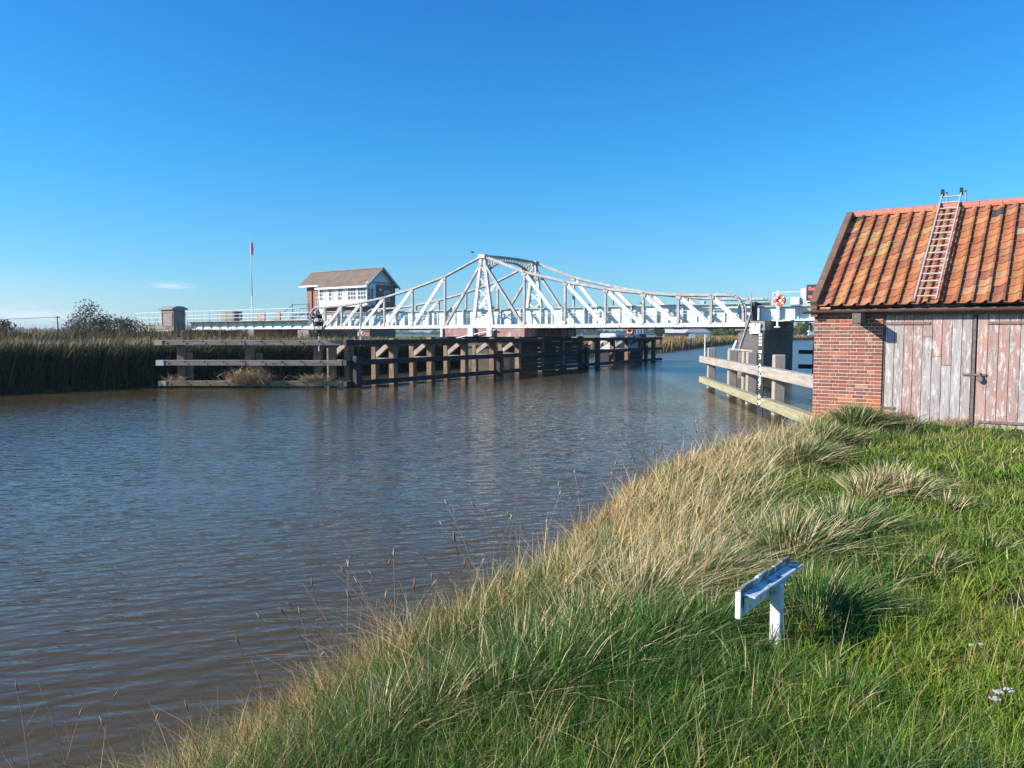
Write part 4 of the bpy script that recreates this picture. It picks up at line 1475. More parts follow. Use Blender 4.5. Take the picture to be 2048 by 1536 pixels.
# ------------------------------------------------------------------ signal box
sb = thing('signal_box', 'brick signal box with white window bay at the left end of the bridge', 'signal box', BO, BA)
zE, zR = EYE + 5.55, EYE + 7.42
bx0, bx1 = -31.6, -23.5
by0, by1 = 9.0, 13.4
zs = EYE + 3.45
m = MB()
m.box(bx0, bx1, by0 + 0.35, by1, 0.5, zs - 0.001)
m.box(-34.6, bx0, by0 + 0.75, by1, 0.5, zE + 0.1)
m.box(bx1 - 0.16, bx1 - 0.001, by0 + 1.35, by1, zs, zE + 0.05)
m.box(bx0, bx1 - 0.161, by1 - 0.2, by1, zs, zE)
m.build('wall', M['red_brick'], sb)
m = MB()
m.prism([(by0 - 0.1, zE), (by1 + 0.1, zE), ((by0 + by1) / 2, zR - 0.16)], 'x', bx1 - 0.18, bx1 + 0.01)
for k in range(7):
    z = zE + 0.35 + k * 0.2
    hw = (zR - 0.2 - z) / (zR - zE) * 2.2
    if hw > 0.2:
        m.box(bx1 + 0.01, bx1 + 0.03, 11.2 - hw, 11.2 + hw, z, z + 0.02)
m.build('gable_boarding', M['white_paint'], sb)
m = MB()
m.prism([(by0 + 0.75, zE + .1), (by1, zE + .1), ((by0 + by1) / 2, zR - 0.2)], 'x', -34.5, -34.3)
m.build('gable_boarding', M['white_paint'], sb)
# window bay
m = MB()
m.box(bx0, bx1, by0, by0 + 0.1, zs - 0.25, zs + 0.35)
m.box(bx0, bx1, by0, by0 + 0.1, zE - 0.30, zE)
m.box(bx1 - 0.1, bx1, by0 + 0.1, by0 + 1.34, zs - 0.25, zs + 0.35)
m.box(bx1 - 0.1, bx1, by0 + 0.1, by0 + 1.34, zE - 0.5, zE)
m.box(bx1 - 0.1, bx1, by0 + 1.0, by0 + 1.34, zs + 0.35, zE - 0.5)
m.box(bx0 + 0.05, bx1 - 0.05, by0 + 0.11, by0 + 1.3, zs - 0.05, zs)
m.box(bx0, bx0 + 0.1, by0 + 0.1, by0 + 0.75, zs - 0.25, zE)
m.build('bay_frame', M['white_paint'], sb)
wn = 5
ww = (bx1 - bx0) / wn
for k in range(wn):
    x0, x1 = bx0 + k * ww, bx0 + (k + 1) * ww
    w = MB()
    w.box(x0 + 0.001, x0 + 0.16, by0 + 0.005, by0 + 0.09, zs + 0.351, zE - 0.301)
    w.box(x1 - 0.16, x1 - 0.001, by0 + 0.005, by0 + 0.09, zs + 0.351, zE - 0.301)
    w.box(x0 + 0.16, x1 - 0.16, by0 + 0.01, by0 + 0.085, zs + 0.351, zs + 0.45)
    w.box(x0 + 0.16, x1 - 0.16, by0 + 0.01, by0 + 0.085, zE - 0.4, zE - 0.301)
    for q in (1 / 3, 2 / 3):
        xx = x0 + 0.16 + (ww - 0.32) * q
        w.box(xx - 0.03, xx + 0.03, by0 + 0.02, by0 + 0.07, zs + 0.45, zE - 0.4)
    for q in (1 / 3, 2 / 3):
        zz = zs + 0.45 + (zE - 0.85 - zs) * q
        w.box(x0 + 0.16, x1 - 0.16, by0 + 0.023, by0 + 0.067, zz - 0.03, zz + 0.03)
    wo = w.build('window', M['white_paint'], sb)
    MB().box(x0 + 0.16, x1 - 0.16, by0 + 0.072, by0 + 0.08, zs + 0.45, zE - 0.4).build('pane', M['glass'], wo)
    if k < 3:
        MB().box(x0 + 0.74, x1 - 0.17, by0 + 0.0705, by0 + 0.0715, zs + 0.46, zE - 0.41).build('blind', M['white_paint'], wo)
w = MB()
w.box(bx1 - 0.08, bx1 - 0.02, by0 + 0.1, by0 + 0.2, zs + .35, zE - .5)
w.box(bx1 - 0.08, bx1 - 0.02, by0 + 0.52, by0 + 0.6, zs + .35, zE - .5)
wo = w.build('window', M['white_paint'], sb)
MB().box(bx1 - 0.06, bx1 - 0.05, by0 + 0.1, by0 + 1.0, zs + .35, zE - .5).build('pane', M['glass'], wo)
w = MB()
w.box(bx1 + 0.001, bx1 + 0.05, 11.7, 12.5, zs + 0.25, zs + 0.33)
w.box(bx1 + 0.001, bx1 + 0.05, 11.7, 12.5, zs + 1.35, zs + 1.43)
w.box(bx1 + 0.001, bx1 + 0.05, 11.7, 11.78, zs + 0.33, zs + 1.35)
w.box(bx1 + 0.001, bx1 + 0.05, 12.42, 12.5, zs + 0.33, zs + 1.35)
wo = w.build('window', M['white_paint'], sb)
MB().box(bx1 + 0.001, bx1 + 0.02, 11.78, 12.42, zs + 0.33, zs + 1.35).build('pane', M['glass'], wo)
MB().tube((bx1 + .02, 10.9, zs + 1.5), (bx1 + .25, 10.9, zs + 1.5), .12, .16, 10).build('lamp', M['white_paint'], sb)
# roof, two slopes with courses
m = MB()
pitch = (zR - zE) / 2.2
for s, ya in ((-1, by0), (1, by1)):
    nrow = 16
    ext = 0.35
    for k in range(nrow):
        q0, q1 = k / nrow, (k + 1) / nrow + 0.01
        yy = lambda q: 11.2 + s * (2.2 + ext) * (1 - q)
        zz = lambda q: zR - (zR - zE) / 2.2 * (2.2 + ext) * (1 - q)
        x0 = bx0 - 0.2 if (s < 0 and k < 3) else -35.4
        m.add([(x0, yy(q0), zz(q0) + 0.06), (bx1 + 0.45, yy(q0), zz(q0) + 0.06), (bx1 + 0.45, yy(q1), zz(q1) + 0.025), (x0, yy(q1), zz(q1) + 0.025),
               (x0, yy(q0), zz(q0) + 0.0), (bx1 + 0.45, yy(q0), zz(q0) + 0.0), (bx1 + 0.45, yy(q1), zz(q1) - 0.03), (x0, yy(q1), zz(q1) - 0.03)],
              [(0, 1, 2, 3), (7, 6, 5, 4), (0, 4, 5, 1), (1, 5, 6, 2), (3, 2, 6, 7), (0, 3, 7, 4)])
ro = m.build('roof', M['slate'], sb)
rt = MB()
for k in range(26):
    x0 = -35.4 + k * 0.472
    rt.prism([(11.0, zR - 0.03), (11.2, zR + 0.11), (11.4, zR - 0.03)], 'x', x0, x0 + 0.455)
rt.build('ridge_tile', M['concrete'], ro)
fm = MB()
fm.box(bx0 - 0.2, bx1 + 0.44, by0 - 0.42, by0 - 0.36, zE - 0.42, zE - 0.22)
fm.box(-35.3, bx0 - 0.2, by0 + 0.12, by0 + 0.18, zE - 0.02, zE + 0.17)
fm.build('fascia', M['white_paint'], sb)
bm_ = MB()
for s in (-1, 1):
    bm_.beam((bx1 + 0.42, 11.2 + s * 2.58, zR - pitch * 2.58 - 0.08), (bx1 + 0.42, 11.2, zR - 0.08), 0.06, 0.22)
bm_.build('bargeboard', M['girder_top'], sb)
text_mesh('name_lettering', 'REEDHAM SWING BRIDGE', 0.27, M['letter_dark'], sb, (bx1 + 0.06, 11.3, zE + 0.17), (PI / 2, 0, PI / 2), 1.0, 0.006)
MB().box(bx1 + 0.012, bx1 + 0.05, 9.6, 13.0, zE + 0.02, zE + 0.33).build('name_board', M['white_paint'], sb)
dr = MB()
dr.box(bx0 - 0.9, bx0 - 0.02, by0 + 0.68, by0 + 0.749, zs - 1.2, zs + 1.0)
dr.build('door', M['white_paint'], sb)
MB().tube((-33.6, by0 + .68, zs - 2), (-33.6, by0 + .68, zE), 0.06).build('downpipe', M['gutter'], sb)
bal = MB()
for k in np.arange(bx0, bx1 + 0.01, 0.9):
    bal.tube((k, by0 - 0.5, zs - 0.2), (k, by0 - 0.5, zs + 0.75), 0.02, n=5)
for z in (zs + 0.3, zs + 0.75):
    bal.tube((bx0, by0 - 0.5, z), (bx1, by0 - 0.5, z), 0.02, n=5)
bal.build('balcony_rail', M['white_paint'], sb)
MB().box(bx0, bx1 + 0.3, by0 - 0.6, by0 + 0.34, zs - 0.40, zs - 0.26).build('balcony', M['white_paint'], sb)
stc = MB()
for k in range(9):
    stc.box(-37.9 + k * 0.3, -37.62 + k * 0.3, by0 - 0.6, by0 + 0.6, EYE + 1.3 + k * 0.12, EYE + 1.34 + k * 0.12)
stc.tube((-38, by0 - 0.6, EYE + 2.2), (-35.6, by0 - 0.6, EYE + 3.5), 0.035)
stc.tube((-35.6, by0 - 0.6, EYE + 1.3), (-35.6, by0 - 0.6, EYE + 3.6), 0.045)
stc.tube((-35.6, by0 - 0.6, EYE + 3.5), (-32.6, by0 - 0.6, EYE + 3.5), 0.035)
stc.tube((-35.6, by0 - 0.6, EYE + 3.0), (-32.6, by0 - 0.6, EYE + 3.0), 0.03)
stc.tube((-32.6, by0 - 0.6, EYE + 1.3), (-32.6, by0 - 0.6, EYE + 3.6), 0.045)
stc.box(-35.2, -32.5, by0 - 0.6, by0 + 0.7, EYE + 2.3, EYE + 2.4)
stc.build('stairs', M['dark_steel'], sb)

# ------------------------------------------------------------------ flagpole
fp = depth_hit(505, 640, 95)
fl = thing('flagpole', 'tall white flagpole with a limp red flag near the top', 'flagpole', (fp.x, fp.y, 0.8))
MB().tube((0, 0, 0), (0.02, 0, 6.8), 0.10, 0.075).tube((0.02, 0, 6.8), (-0.05, 0, 13.7), 0.07, 0.04).build('pole', M['white_paint'], fl, smooth=True)
v, f = [], []
for i in range(9):
    for j in range(4):
        v.append((-0.02 + 0.10 * j + 0.04 * math.sin(i * 1.1 + j), 0.05 * math.sin(j * 2.5 + i * 0.5), 13.4 - 0.19 * i - 0.06 * j))
for i in range(8):
    for j in range(3):
        f.append((i * 4 + j, i * 4 + j + 1, i * 4 + j + 5, i * 4 + j + 4))
flag = MB().add(v, f).build('flag', M['red_flag'], fl, smooth=True)
sm = flag.modifiers.new('cloth', 'SOLIDIFY'); sm.thickness = 0.02

# ------------------------------------------------------------------ island fender
FO = Vector((-9.2, 42.5, 0))
FA = -math.atan2(0.515, 0.858)
fd = thing('timber_fender', 'long dark timber fender of piles and beams along the channel under the bridge', 'fender', FO, FA)
# local y runs upstream, local +x faces the channel
LEN = 48.5
BEAMS = [(2.34, 2.62), (1.22, 1.52), (0.08, 0.36)]
for z0, z1 in BEAMS:
    y = -0.4
    while y < LEN:
        e = min(y + 8.1, LEN + 0.6)
        m = MB()
        m.box(0.20, 0.46, y, e - 0.012, z0, z1)
        m.build('beam', M['dark_wood'], fd, bevel=0.015)
        y = e
tall = [0.3, 4.1, 7.8, 11.6, 15.2, 18.8, 22.4, 26.0, 29.6, 33.2, 36.6, 40.2, 43.8, 47.6]
for i, y in enumerate(tall):
    m = MB()
    m.box(-0.20, 0.199, y - 0.2, y + 0.2, -2.0, 2.70 + 0.06 * (i % 3 - 1))
    m.build('pile', M['pile_wood'], fd, bevel=0.03)
    if i % 4 == 0 and i < 13:
        MB().box(0.461, 0.74, y - 0.22, y + 0.22, -2.0, 1.75).build('rubbing_pile', M['dark_wood'], fd, bevel=0.03)
    if y < 20 or y > 28:
        m = MB()
        m.box(-2.05, -1.70, y + 0.35, y + 0.70, -2.0, 2.15)
        m.build('raking_pile', M['pile_wood'], fd, bevel=0.03)
        m = MB()
        m.beam((-1.86, y + 0.5, 1.55), (-0.1, y + 0.1, 2.55), 0.16, 0.30)
        m.beam((-1.9, y + 0.5, 1.42), (-0.21, y + 0.1, 1.42), 0.14, 0.16)
        m.build('brace', M['brace_wood'], fd)
m = MB()
for k, z in enumerate((0.40, 0.70, 1.00, 1.56, 1.88, 2.05)):
    m.box(0.06 + 0.02 * (k % 2), 0.19, 19.2, 29.4, z, z + 0.27)
m.build('boarding', M['dark_wood'], fd)
m = MB()
for k in range(3):
    m.box(-0.9 + k * 0.36, -0.56 + k * 0.36, 0.5, 47.5, 2.42, 2.48)
m.build('walkway', M['grey_wood_y'], fd)

# wing fender on the left, facing the viewer
WY = 42.35
wf = thing('wing_fender', 'weathered three-beam timber fender wing in front of the left reeds', 'fender', (0, WY, 0))
for z0, z1, mat, e0, pm in ((2.34, 2.62, 'grey_wood', -19.55, 'end_plate_yellow'), (1.22, 1.52, 'grey_wood', -19.5, 'end_plate_white'), (0.10, 0.38, 'algae_wood', -19.4, 'end_plate_yellow')):
    m = MB()
    m.box(e0, -14.62, -0.15, 0.15, z0, z1)
    bo = m.build('beam', M[mat], wf, bevel=0.015)
    m = MB()
    m.box(-14.6, -9.32, -0.14, 0.16, z0 - 0.012, z1 - 0.012)
    bo2 = m.build('beam', M[mat], wf, bevel=0.015)
    MB().box(e0 - 0.02, e0 + 0.40, -0.175, -0.152, z0 + 0.005, z1 - 0.005).build('end_plate', M[pm], bo)
    bt = MB()
    for k in range(9):
        x = e0 + 0.6 + k * 1.06
        for dx, dz in ((-0.08, 0.06), (0.10, -0.06)):
            bt.tube((x + dx, -0.156, (z0 + z1) / 2 + dz), (x + dx, -0.13, (z0 + z1) / 2 + dz), 0.045, n=8)
    bt.build('bolt', M['bolt'], bo)['kind'] = 'stuff'
for x, w, ztop in ((-18.3, 0.40, 2.75), (-18.0, 0.30, 1.9), (-14.55, 0.42, 2.5), (-14.1, 0.3, 1.9), (-10.75, 0.42, 2.5), (-9.95, 0.40, 2.34)):
    MB().box(x - w / 2, x + w / 2, 0.165 + (0.3 if w == 0.3 else 0), 0.165 + w + (0.3 if w == 0.3 else 0), -2, ztop).build('pile', M['pile_wood'], wf, bevel=0.03)


def debris(name, label, cx, cy, cz, sx, sz, n, hs=1.0):
    P = np.stack([rng.normal(cx, sx * 0.5, n), rng.normal(cy, 0.12, n), cz + np.abs(rng.normal(0, sz, n))], -1)
    a = rng.normal(0, 1, n) + np.where(rng.uniform(0, 1, n) < 0.5, 0, PI)
    lean = np.stack([np.cos(a), np.sin(a) * 0.5], -1) * rng.uniform(1.4, 2.6, n)[:, None]
    C = jitter_cols(n, [(0.54, 0.40, 0.22), (0.40, 0.28, 0.15), (0.62, 0.50, 0.32)], [2, 2, 1], 0.25)
    o = blades(name, P, rng.uniform(0.25, 0.7, n) * hs, np.full(n, 0.025 * hs), lean, rng.uniform(0, .5, n), C, M['blade'])
    tag(o, label, 'debris', kind='stuff')


debris('reed_debris', 'heap of dead reed stems caught on the lowest beam of the left fender wing', -14.45, WY - 0.25, 0.22, 1.0, 0.26, 1500)
debris('reed_debris', 'small tuft of dead reed lying on the lowest beam near the wing corner', -10.9, WY - 0.1, 0.34, 0.8, 0.08, 260)
debris('reed_debris', 'few dead reed stems on the outer end of the lowest wing beam', -18.6, WY, 0.36, 0.6, 0.04, 50)

_c, _s = math.cos(BARN_A), math.sin(BARN_A)
for lx_, ln_, lab in ((2.75, 0.35, 'clump of dead grass and twigs against the foot of the door post'), (1.6, 0.4, 'dark dead twigs and grass at the foot of the left shed door')):
    wx, wy = BARN_O.x + lx_ * _c + 0.12 * _s, BARN_O.y + lx_ * _s - 0.12 * _c
    debris('dead_grass', lab, wx, wy, gz(wx, wy) + 0.03, ln_, 0.04, 260, 0.38)

# day shape on the corner
ds = thing('signal_shape', 'black slatted diamond navigation shape on a pole at the fender corner', 'signal', (depth_hit(637, 660, 42.2).x, 42.15, 0))
zc = EYE + 0.60
MB().tube((0, 0.1, 2.0), (0, 0.1, zc + 1.35), 0.03).build('pole', M['white_paint'], ds)
fr_ = MB()
prof = [(0.05, -0.72), (0.17, -0.52), (0.29, 0.02), (0.19, 0.42), (0.15, 0.45), (0.03, 0.72)]
for k in range(8):
    a = 2 * PI * k / 8
    for (r0, z0), (r1, z1) in zip(prof, prof[1:]):
        fr_.tube((r0 * math.cos(a), r0 * math.sin(a), zc + z0), (r1 * math.cos(a), r1 * math.sin(a), zc + z1), 0.016, n=5)
fr_.build('frame', M['black_paint'], ds)
for zb, hh, r0 in ((0.36, 0.2, 0.21), (-0.02, 0.20, 0.285), (-0.45, 0.2, 0.195)):
    MB().lathe([(r0, zc + zb - hh / 2), (r0, zc + zb + hh / 2)], 0, 0, 16).build('band', M['black_paint'], ds)
# flood light pole on the fender
q = depth_hit(728, 690, 45)
fp_ = thing('lamp_post', 'short grey lamp post with two small lamps on the left fender', 'lamp post', (q.x - 0.2, 45, 0))
MB().tube((0, 0, 2.3), (0, 0, EYE + 1.0), 0.035).build('pole', M['white_paint'], fp_)
for s in (-1, 1):
    MB().tube((s * 0.09, 0, EYE - 0.10 + (0.09 if s > 0 else 0)), (s * 0.11, 0, EYE + 0.08 + (0.09 if s > 0 else 0)), 0.06, 0.05, 8).build('lamp', M['white_paint'], fp_)

# ------------------------------------------------------------------ right fender
rf = thing('timber_fender', 'pale weathered two-beam timber fender running out from the brick shed', 'fender', (11.08, 43.4, 0), math.atan2(0.088, 1.0) * -1 + PI)
# local y runs back towards the viewer after the half turn
rl = 23.4
for z0, z1, mat in ((1.37, 1.72, 'grey_wood_y'), (0.24, 0.56, 'algae_wood_y')):
    for a, b in ((0.0, 14.0), (14.015, rl)):
        MB().box(0.20, 0.52, a, b, z0, z1 + (0.02 if a else 0)).build('beam', M[mat], rf, bevel=0.02)
for y in (0.9, 6.8, 10.9, 15.4):
    MB().box(-0.20, 0.199, y - 0.2, y + 0.2, -2, 2.20).build('pile', M['post_wood'], rf, bevel=0.035)
for y in (7.9, 9.2):
    MB().box(-0.62, -0.24, y - 0.2, y + 0.2, -2, 2.15).build('pile', M['post_wood'], rf, bevel=0.035)
m = MB()
m.beam((-0.2, 5.4, 2.22), (-0.5, 9.4, 2.20), 0.3, 0.06)
m.build('plank', M['grey_wood_y'], rf)
m = MB()
m.beam((0.1, 6.5, 1.75), (-0.35, 5.9, 2.62), 0.10, 0.06)
m.build('white_stake', M['white_paint'], rf)
# gauge board
gb = depth_hit(1521, 745, 28.6)
go_ = thing('gauge_board', 'tall black clearance gauge board with white marks and figures on the right fender', 'gauge', (gb.x, 28.6, 0), R(-42))
MB().box(-0.10, 0.10, 0, 0.07, -0.6, EYE + 0.03).build('board', M['black_paint'], go_)
for k in range(4):
    MB().box(-0.09, 0.03, -0.006, -0.001, EYE - 0.06 - k * 0.125, EYE + 0.02 - k * 0.125).build('white_mark', M['white_paint'], go_)
MB().box(-0.09, 0.03, -0.006, -0.001, EYE - 0.70, EYE - 0.60).build('white_mark', M['white_paint'], go_)
for k, ch in enumerate(['3', '.', '2', '7', '2', '3', '6', '.', '8', '9']):
    text_mesh('figure', ch, 0.25, M['white_paint'], go_, (-0.03, -0.005, EYE - 0.86 - k * 0.19), (PI / 2, 0, 0), 1.0, 0.006)
# fender beyond the right pier, its shade put into the near-black colour
df = thing('timber_fender', 'timber fender coloured near black for the shade behind the right pier, beside the shed', 'fender', (22.3, 57.5, 0), BA)
for z0, z1 in ((1.45, 1.75), (0.35, 0.68)):
    MB().box(-0.9, 2.6, 0, 0.25, z0, z1).build('beam', M['dark_wood'], df, bevel=0.02)
for x in (0.25, 2.3):
    MB().box(x - 0.2, x + 0.2, 0.26, 0.62, -2, 2.25).build('pile', M['dark_wood'], df, bevel=0.03)

# ------------------------------------------------------------------ moored boat
bt = thing('moored_boat', 'white cabin boat with small dark windows moored behind the far fender', 'boat', (11.6, 81.5, 0), BA)
m = MB()
hull = [(-0.6, -3.8), (0.6, -3.8), (1.15, -2.5), (1.2, 1.5), (0.85, 3.2), (0.0, 4.4), (-0.85, 3.2), (-1.2, 1.5), (-1.15, -2.5)]
n = len(hull)
v = [(x * 0.8, y * 0.95, -0.3) for x, y in hull] + [(x, y, 1.25) for x, y in hull]
m.add(v, [(k, (k + 1) % n, n + (k + 1) % n, n + k) for k in range(n)] + [tuple(range(n, 2 * n)), tuple(range(n - 1, -1, -1))])
m.build('hull', M['panel_black'], bt)
m = MB()
m.box(-0.95, 0.95, -3.0, 2.3, 1.26, 3.02)
m.build('cabin', plain('boat_grey', (0.50, 0.53, 0.55), 0.5), bt, bevel=0.12)
for y in np.arange(-2.5, 2.0, 1.1):
    MB().box(0.951, 0.97, y, y + 0.32, 2.55, 2.78).build('window', M['black_paint'], bt)
m = MB()
m.box(-0.9, 0.9, 2.31, 4.0, 1.6, 2.95)
m.build('canopy', plain('blue_canvas', (0.03, 0.05, 0.11), 0.8), bt, bevel=0.1)
m = MB()
for k in range(4):
    m.tube((0.8, 1.2 + k * 0.7, 3.0), (0.8, 1.2 + k * 0.7, 3.75), 0.025)
m.tube((0.8, 1.2, 3.75), (0.8, 3.3, 3.75), 0.025)
m.build('rail', M['white_paint'], bt)
lp = depth_hit(1260, 661, 77.6)
life_ring('orange and white life ring hanging under the swing bridge above the moored boat', lp, BA, 0.38)
lpp = thing('ring_post', 'pale post and board behind the distant life ring on the far fender', 'post', (lp.x, lp.y + 0.25, 0))
MB().box(-0.45, 0.45, 0, 0.04, lp.z - 0.45, lp.z + 0.42).build('board', M['brace_wood'], lpp)
MB().box(-0.06, 0.06, 0.041, 0.16, 1.0, lp.z + 0.42).build('shaft', M['white_paint'], lpp)

# ------------------------------------------------------------------ far buildings, cars, poles
q = at_ground(1357, 430)
fb = thing('farm_shed', 'long low shed with a pale roof on the far marsh', 'shed', q)
MB().box(-8, 7, 0, 8, 0, 2.4).build('wall', M['red_brick'], fb)
MB().prism([(-0.5, 2.41), (8.5, 2.41), (4, 4.3)], 'x', -8.6, 7.6).build('roof', M['end_plate_white'], fb)
q = at_ground(1398, 430)
fh = thing('bungalow', 'bungalow with a grey hipped roof beyond the far reeds', 'house', q)
MB().box(-7, 6, 0, 9, 0, 2.6).build('wall', M['white_paint'], fh)
rv = [(-8, -0.8, 2.61), (7, -0.8, 2.61), (7, 9.8, 2.61), (-8, 9.8, 2.61), (-4.2, 4.5, 5.3), (3.0, 4.5, 5.3)]
ro_ = MB().add(rv, [(0, 1, 5, 4), (1, 2, 5), (2, 3, 4, 5), (3, 0, 4), (0, 3, 2, 1)]).build('roof', mottled('grey_tile', (0.22, 0.22, 0.23), (0.33, 0.33, 0.34), 1.0, 0.8), fh)
MB().box(2.0, 2.7, 4.2, 4.9, 5.2, 6.0).build('chimney', M['red_brick'], ro_)
q = at_ground(1632, 425)
hs = thing('white_house', 'white house with red tiled roof on the far shore beside the brick shed', 'house', q)
MB().box(-4.5, 6, 0, 7, 0, 5.0).build('wall', M['white_paint'], hs)
MB().prism([(-0.4, 5.01), (7.4, 5.01), (3.5, 7.8)], 'x', -5, 6.5).build('roof', M['ridge_tile'], hs)
for xx in (-3.2, -1.0):
    MB().box(xx, xx + 1.0, -0.05, -0.001, 3.1, 4.3).build('window', M['glass'], hs)


def car(label, px, Y, col, rz):
    c = thing('parked_car', label, 'car', at_ground(px, Y), rz, 'cars parked on the far shore')
    mt_ = plain('car_paint', col, 0.25, 0.2)
    MB().prism([(-2.05, 0.35), (2.05, 0.35), (2.1, 0.75), (1.3, 0.92), (-1.95, 0.98), (-2.1, 0.7)], 'y', -0.82, 0.82).build('body', mt_, c, bevel=0.06)
    MB().prism([(-1.75, 0.985), (1.05, 0.93), (0.45, 1.45), (-1.25, 1.47)], 'y', -0.72, 0.72).build('cabin', M['glass'], c, bevel=0.05)
    for x in (-1.3, 1.3):
        for y in (-0.83, 0.83):
            MB().tube((x, y - 0.08, 0.32), (x, y + 0.08, 0.32), 0.32, n=14).build('wheel', M['rubber'], c)
    return c


car('silver-blue car parked under the yellow tree on the far shore', 1588, 386, (0.35, 0.45, 0.55), 0.2)
car('dark blue car parked between the yellow tree and the white pole', 1608, 388, (0.03, 0.05, 0.12), 0.3)
car('dark red car parked right of the white pole on the far shore', 1622, 390, (0.16, 0.03, 0.06), 0.2)
q = at_ground(1617, 384)
wp = thing('flag_mast', 'thin white mast on the far shore in front of the white house', 'pole', q)
MB().tube((0, 0, 0), (0, 0, 6.2), 0.12, 0.08).build('shaft', M['white_paint'], wp)

# telegraph pole with wires
q = at_ground(118, 190)
tg = thing('telegraph_pole', 'dark wooden telegraph pole on the skyline at the left', 'pole', q)
MB().tube((0, 0, 0), (0, 0, EYE + 4.4 - q[2]), 0.16, 0.12).build('shaft', M['bark'], tg)
MB().box(-0.7, 0.7, -0.06, 0.06, EYE + 4.0 - q[2], EYE + 4.15 - q[2]).build('cross_arm', M['bark'], tg)
wr = MB()
for s in (-0.6, 0.6):
    p = [Vector((s, 0, EYE + 4.2 - q[2])) + Vector((-60 * t, -6 * t, -1.6 * 4 * t * (1 - t) * 0.35 - 1.3 * t)) for t in np.linspace(0, 1, 9)]
    wr.path(p, 0.025, 4)
wr.build('wire', M['black_paint'], tg)
q = at_ground(73, 80)
mk = thing('marker_post', 'small orange topped marker post among the left scrub', 'post', q)
MB().tube((0, 0, 0), (0, 0, EYE + 0.2 - q[2]), 0.04).build('shaft', M['post_wood'], mk)
MB().box(-0.14, 0.14, -0.05, 0.05, EYE + 0.2 - q[2], EYE + 0.55 - q[2]).build('head', M['orange'], mk)
# blue-white crossing gate left of the abutment
q = at_ground(272, 104)
gt = thing('field_gate', 'pale blue and white railed gate left of the brick abutment', 'gate', q, -0.2)
h0 = EYE + 0.75 - q[2]
gm = MB()
for x in np.arange(-1.7, 1.8, 0.57):
    gm.tube((x, 0, h0), (x, 0, h0 + 1.05), 0.03, n=5)
for z in (0.05, 0.55, 1.05):
    gm.tube((-1.7, 0, h0 + z), (1.7, 0, h0 + z), 0.03, n=5)
gm.build('railing', plain('pale_blue', (0.45, 0.58, 0.70), 0.5), gt)
for x in (-0.15, 1.0):
    MB().box(x - 0.16, x + 0.16, -0.12, -0.04, h0 - 1.2, h0 + 1.1).build('post', M['white_paint'], gt, bevel=0.05)
q2 = at_ground(296, 98)
hut = thing('relay_cabinet', 'small brown hut with a flat cap by the abutment wing wall', 'cabinet', q2)
MB().box(-0.6, 0.6, 0, 1, 0, EYE + 0.95 - q2[2]).build('body', M['pier_brick'], hut)
MB().box(-0.7, 0.7, -0.1, 1.1, EYE + 0.951 - q2[2], EYE + 1.12 - q2[2]).build('cap', M['concrete'], hut)

# ------------------------------------------------------------------ brick shed
bn = thing('brick_shed', 'small brick boat shed with orange pantile roof and plank doors', 'shed', (BARN_O.x, BARN_O.y, 0), BARN_A)
WT = EYE + 0.43
wallm = MB()
wallm.box(0.004, 1.36, 0.0, 0.22, 0.4, WT)                 # front panel core (mortar)
wo = wallm.build('wall', M['mortar'], bn)
MB().box(4.66, 7.2, 0.0, 0.22, 0.4, WT).build('wall', M['mortar'], bn)
bk = MB()
row = 0
z = 0.62
pal = [(0.33, 0.105, 0.075), (0.39, 0.13, 0.09), (0.29, 0.095, 0.07), (0.21, 0.11, 0.085), (0.35, 0.105, 0.07)]
low = [(0.48, 0.15, 0.065), (0.55, 0.20, 0.075), (0.36, 0.11, 0.06), (0.42, 0.13, 0.06)]
while z + 0.066 < WT:
    for x0w, x1w in ((0.0, 1.36), (4.66, 7.2)):
        x = x0w - (0.0 if row % 2 else 0.165)
        kk = row % 2
        while x < x1w:
            L = 0.215 if kk % 2 == 0 else 0.105
            a, b = max(x, x0w), min(x + L, x1w)
            if b - a > 0.025:
                lowz = z < 1.62
                c = random.choice(low if (lowz and random.random() < 0.72) else pal)
                if random.random() < 0.06 and not lowz:
                    c = (0.42, 0.22, 0.16)
                s = random.uniform(0.8, 1.2)
                bk.col = tuple(q * s for q in c)
                jy = random.uniform(-0.002, 0.003)
                bk.box(a, b, -0.007 + jy, 0.003, z + random.uniform(-.001, .001), z + 0.0615)
            x += L + 0.0125
            kk += 1
    z += 0.0755
    row += 1
bk.build('brickwork', M['brick_unit'], wo, color=True)
sw = MB()
sw.box(0.0, 0.22, 0.2201, 5.7, 0.2, WT)
sw.prism([(0.25, WT), (5.6, WT), (2.90, EYE + 2.70)], 'x', 0.0, 0.22)
sw.box(0.2201, 7.2, 5.5, 5.7, 0.2, WT)
sw.box(7.0, 7.2, 0.221, 5.499, 0.2, WT)
sw.build('wall', M['shed_brick'], bn)

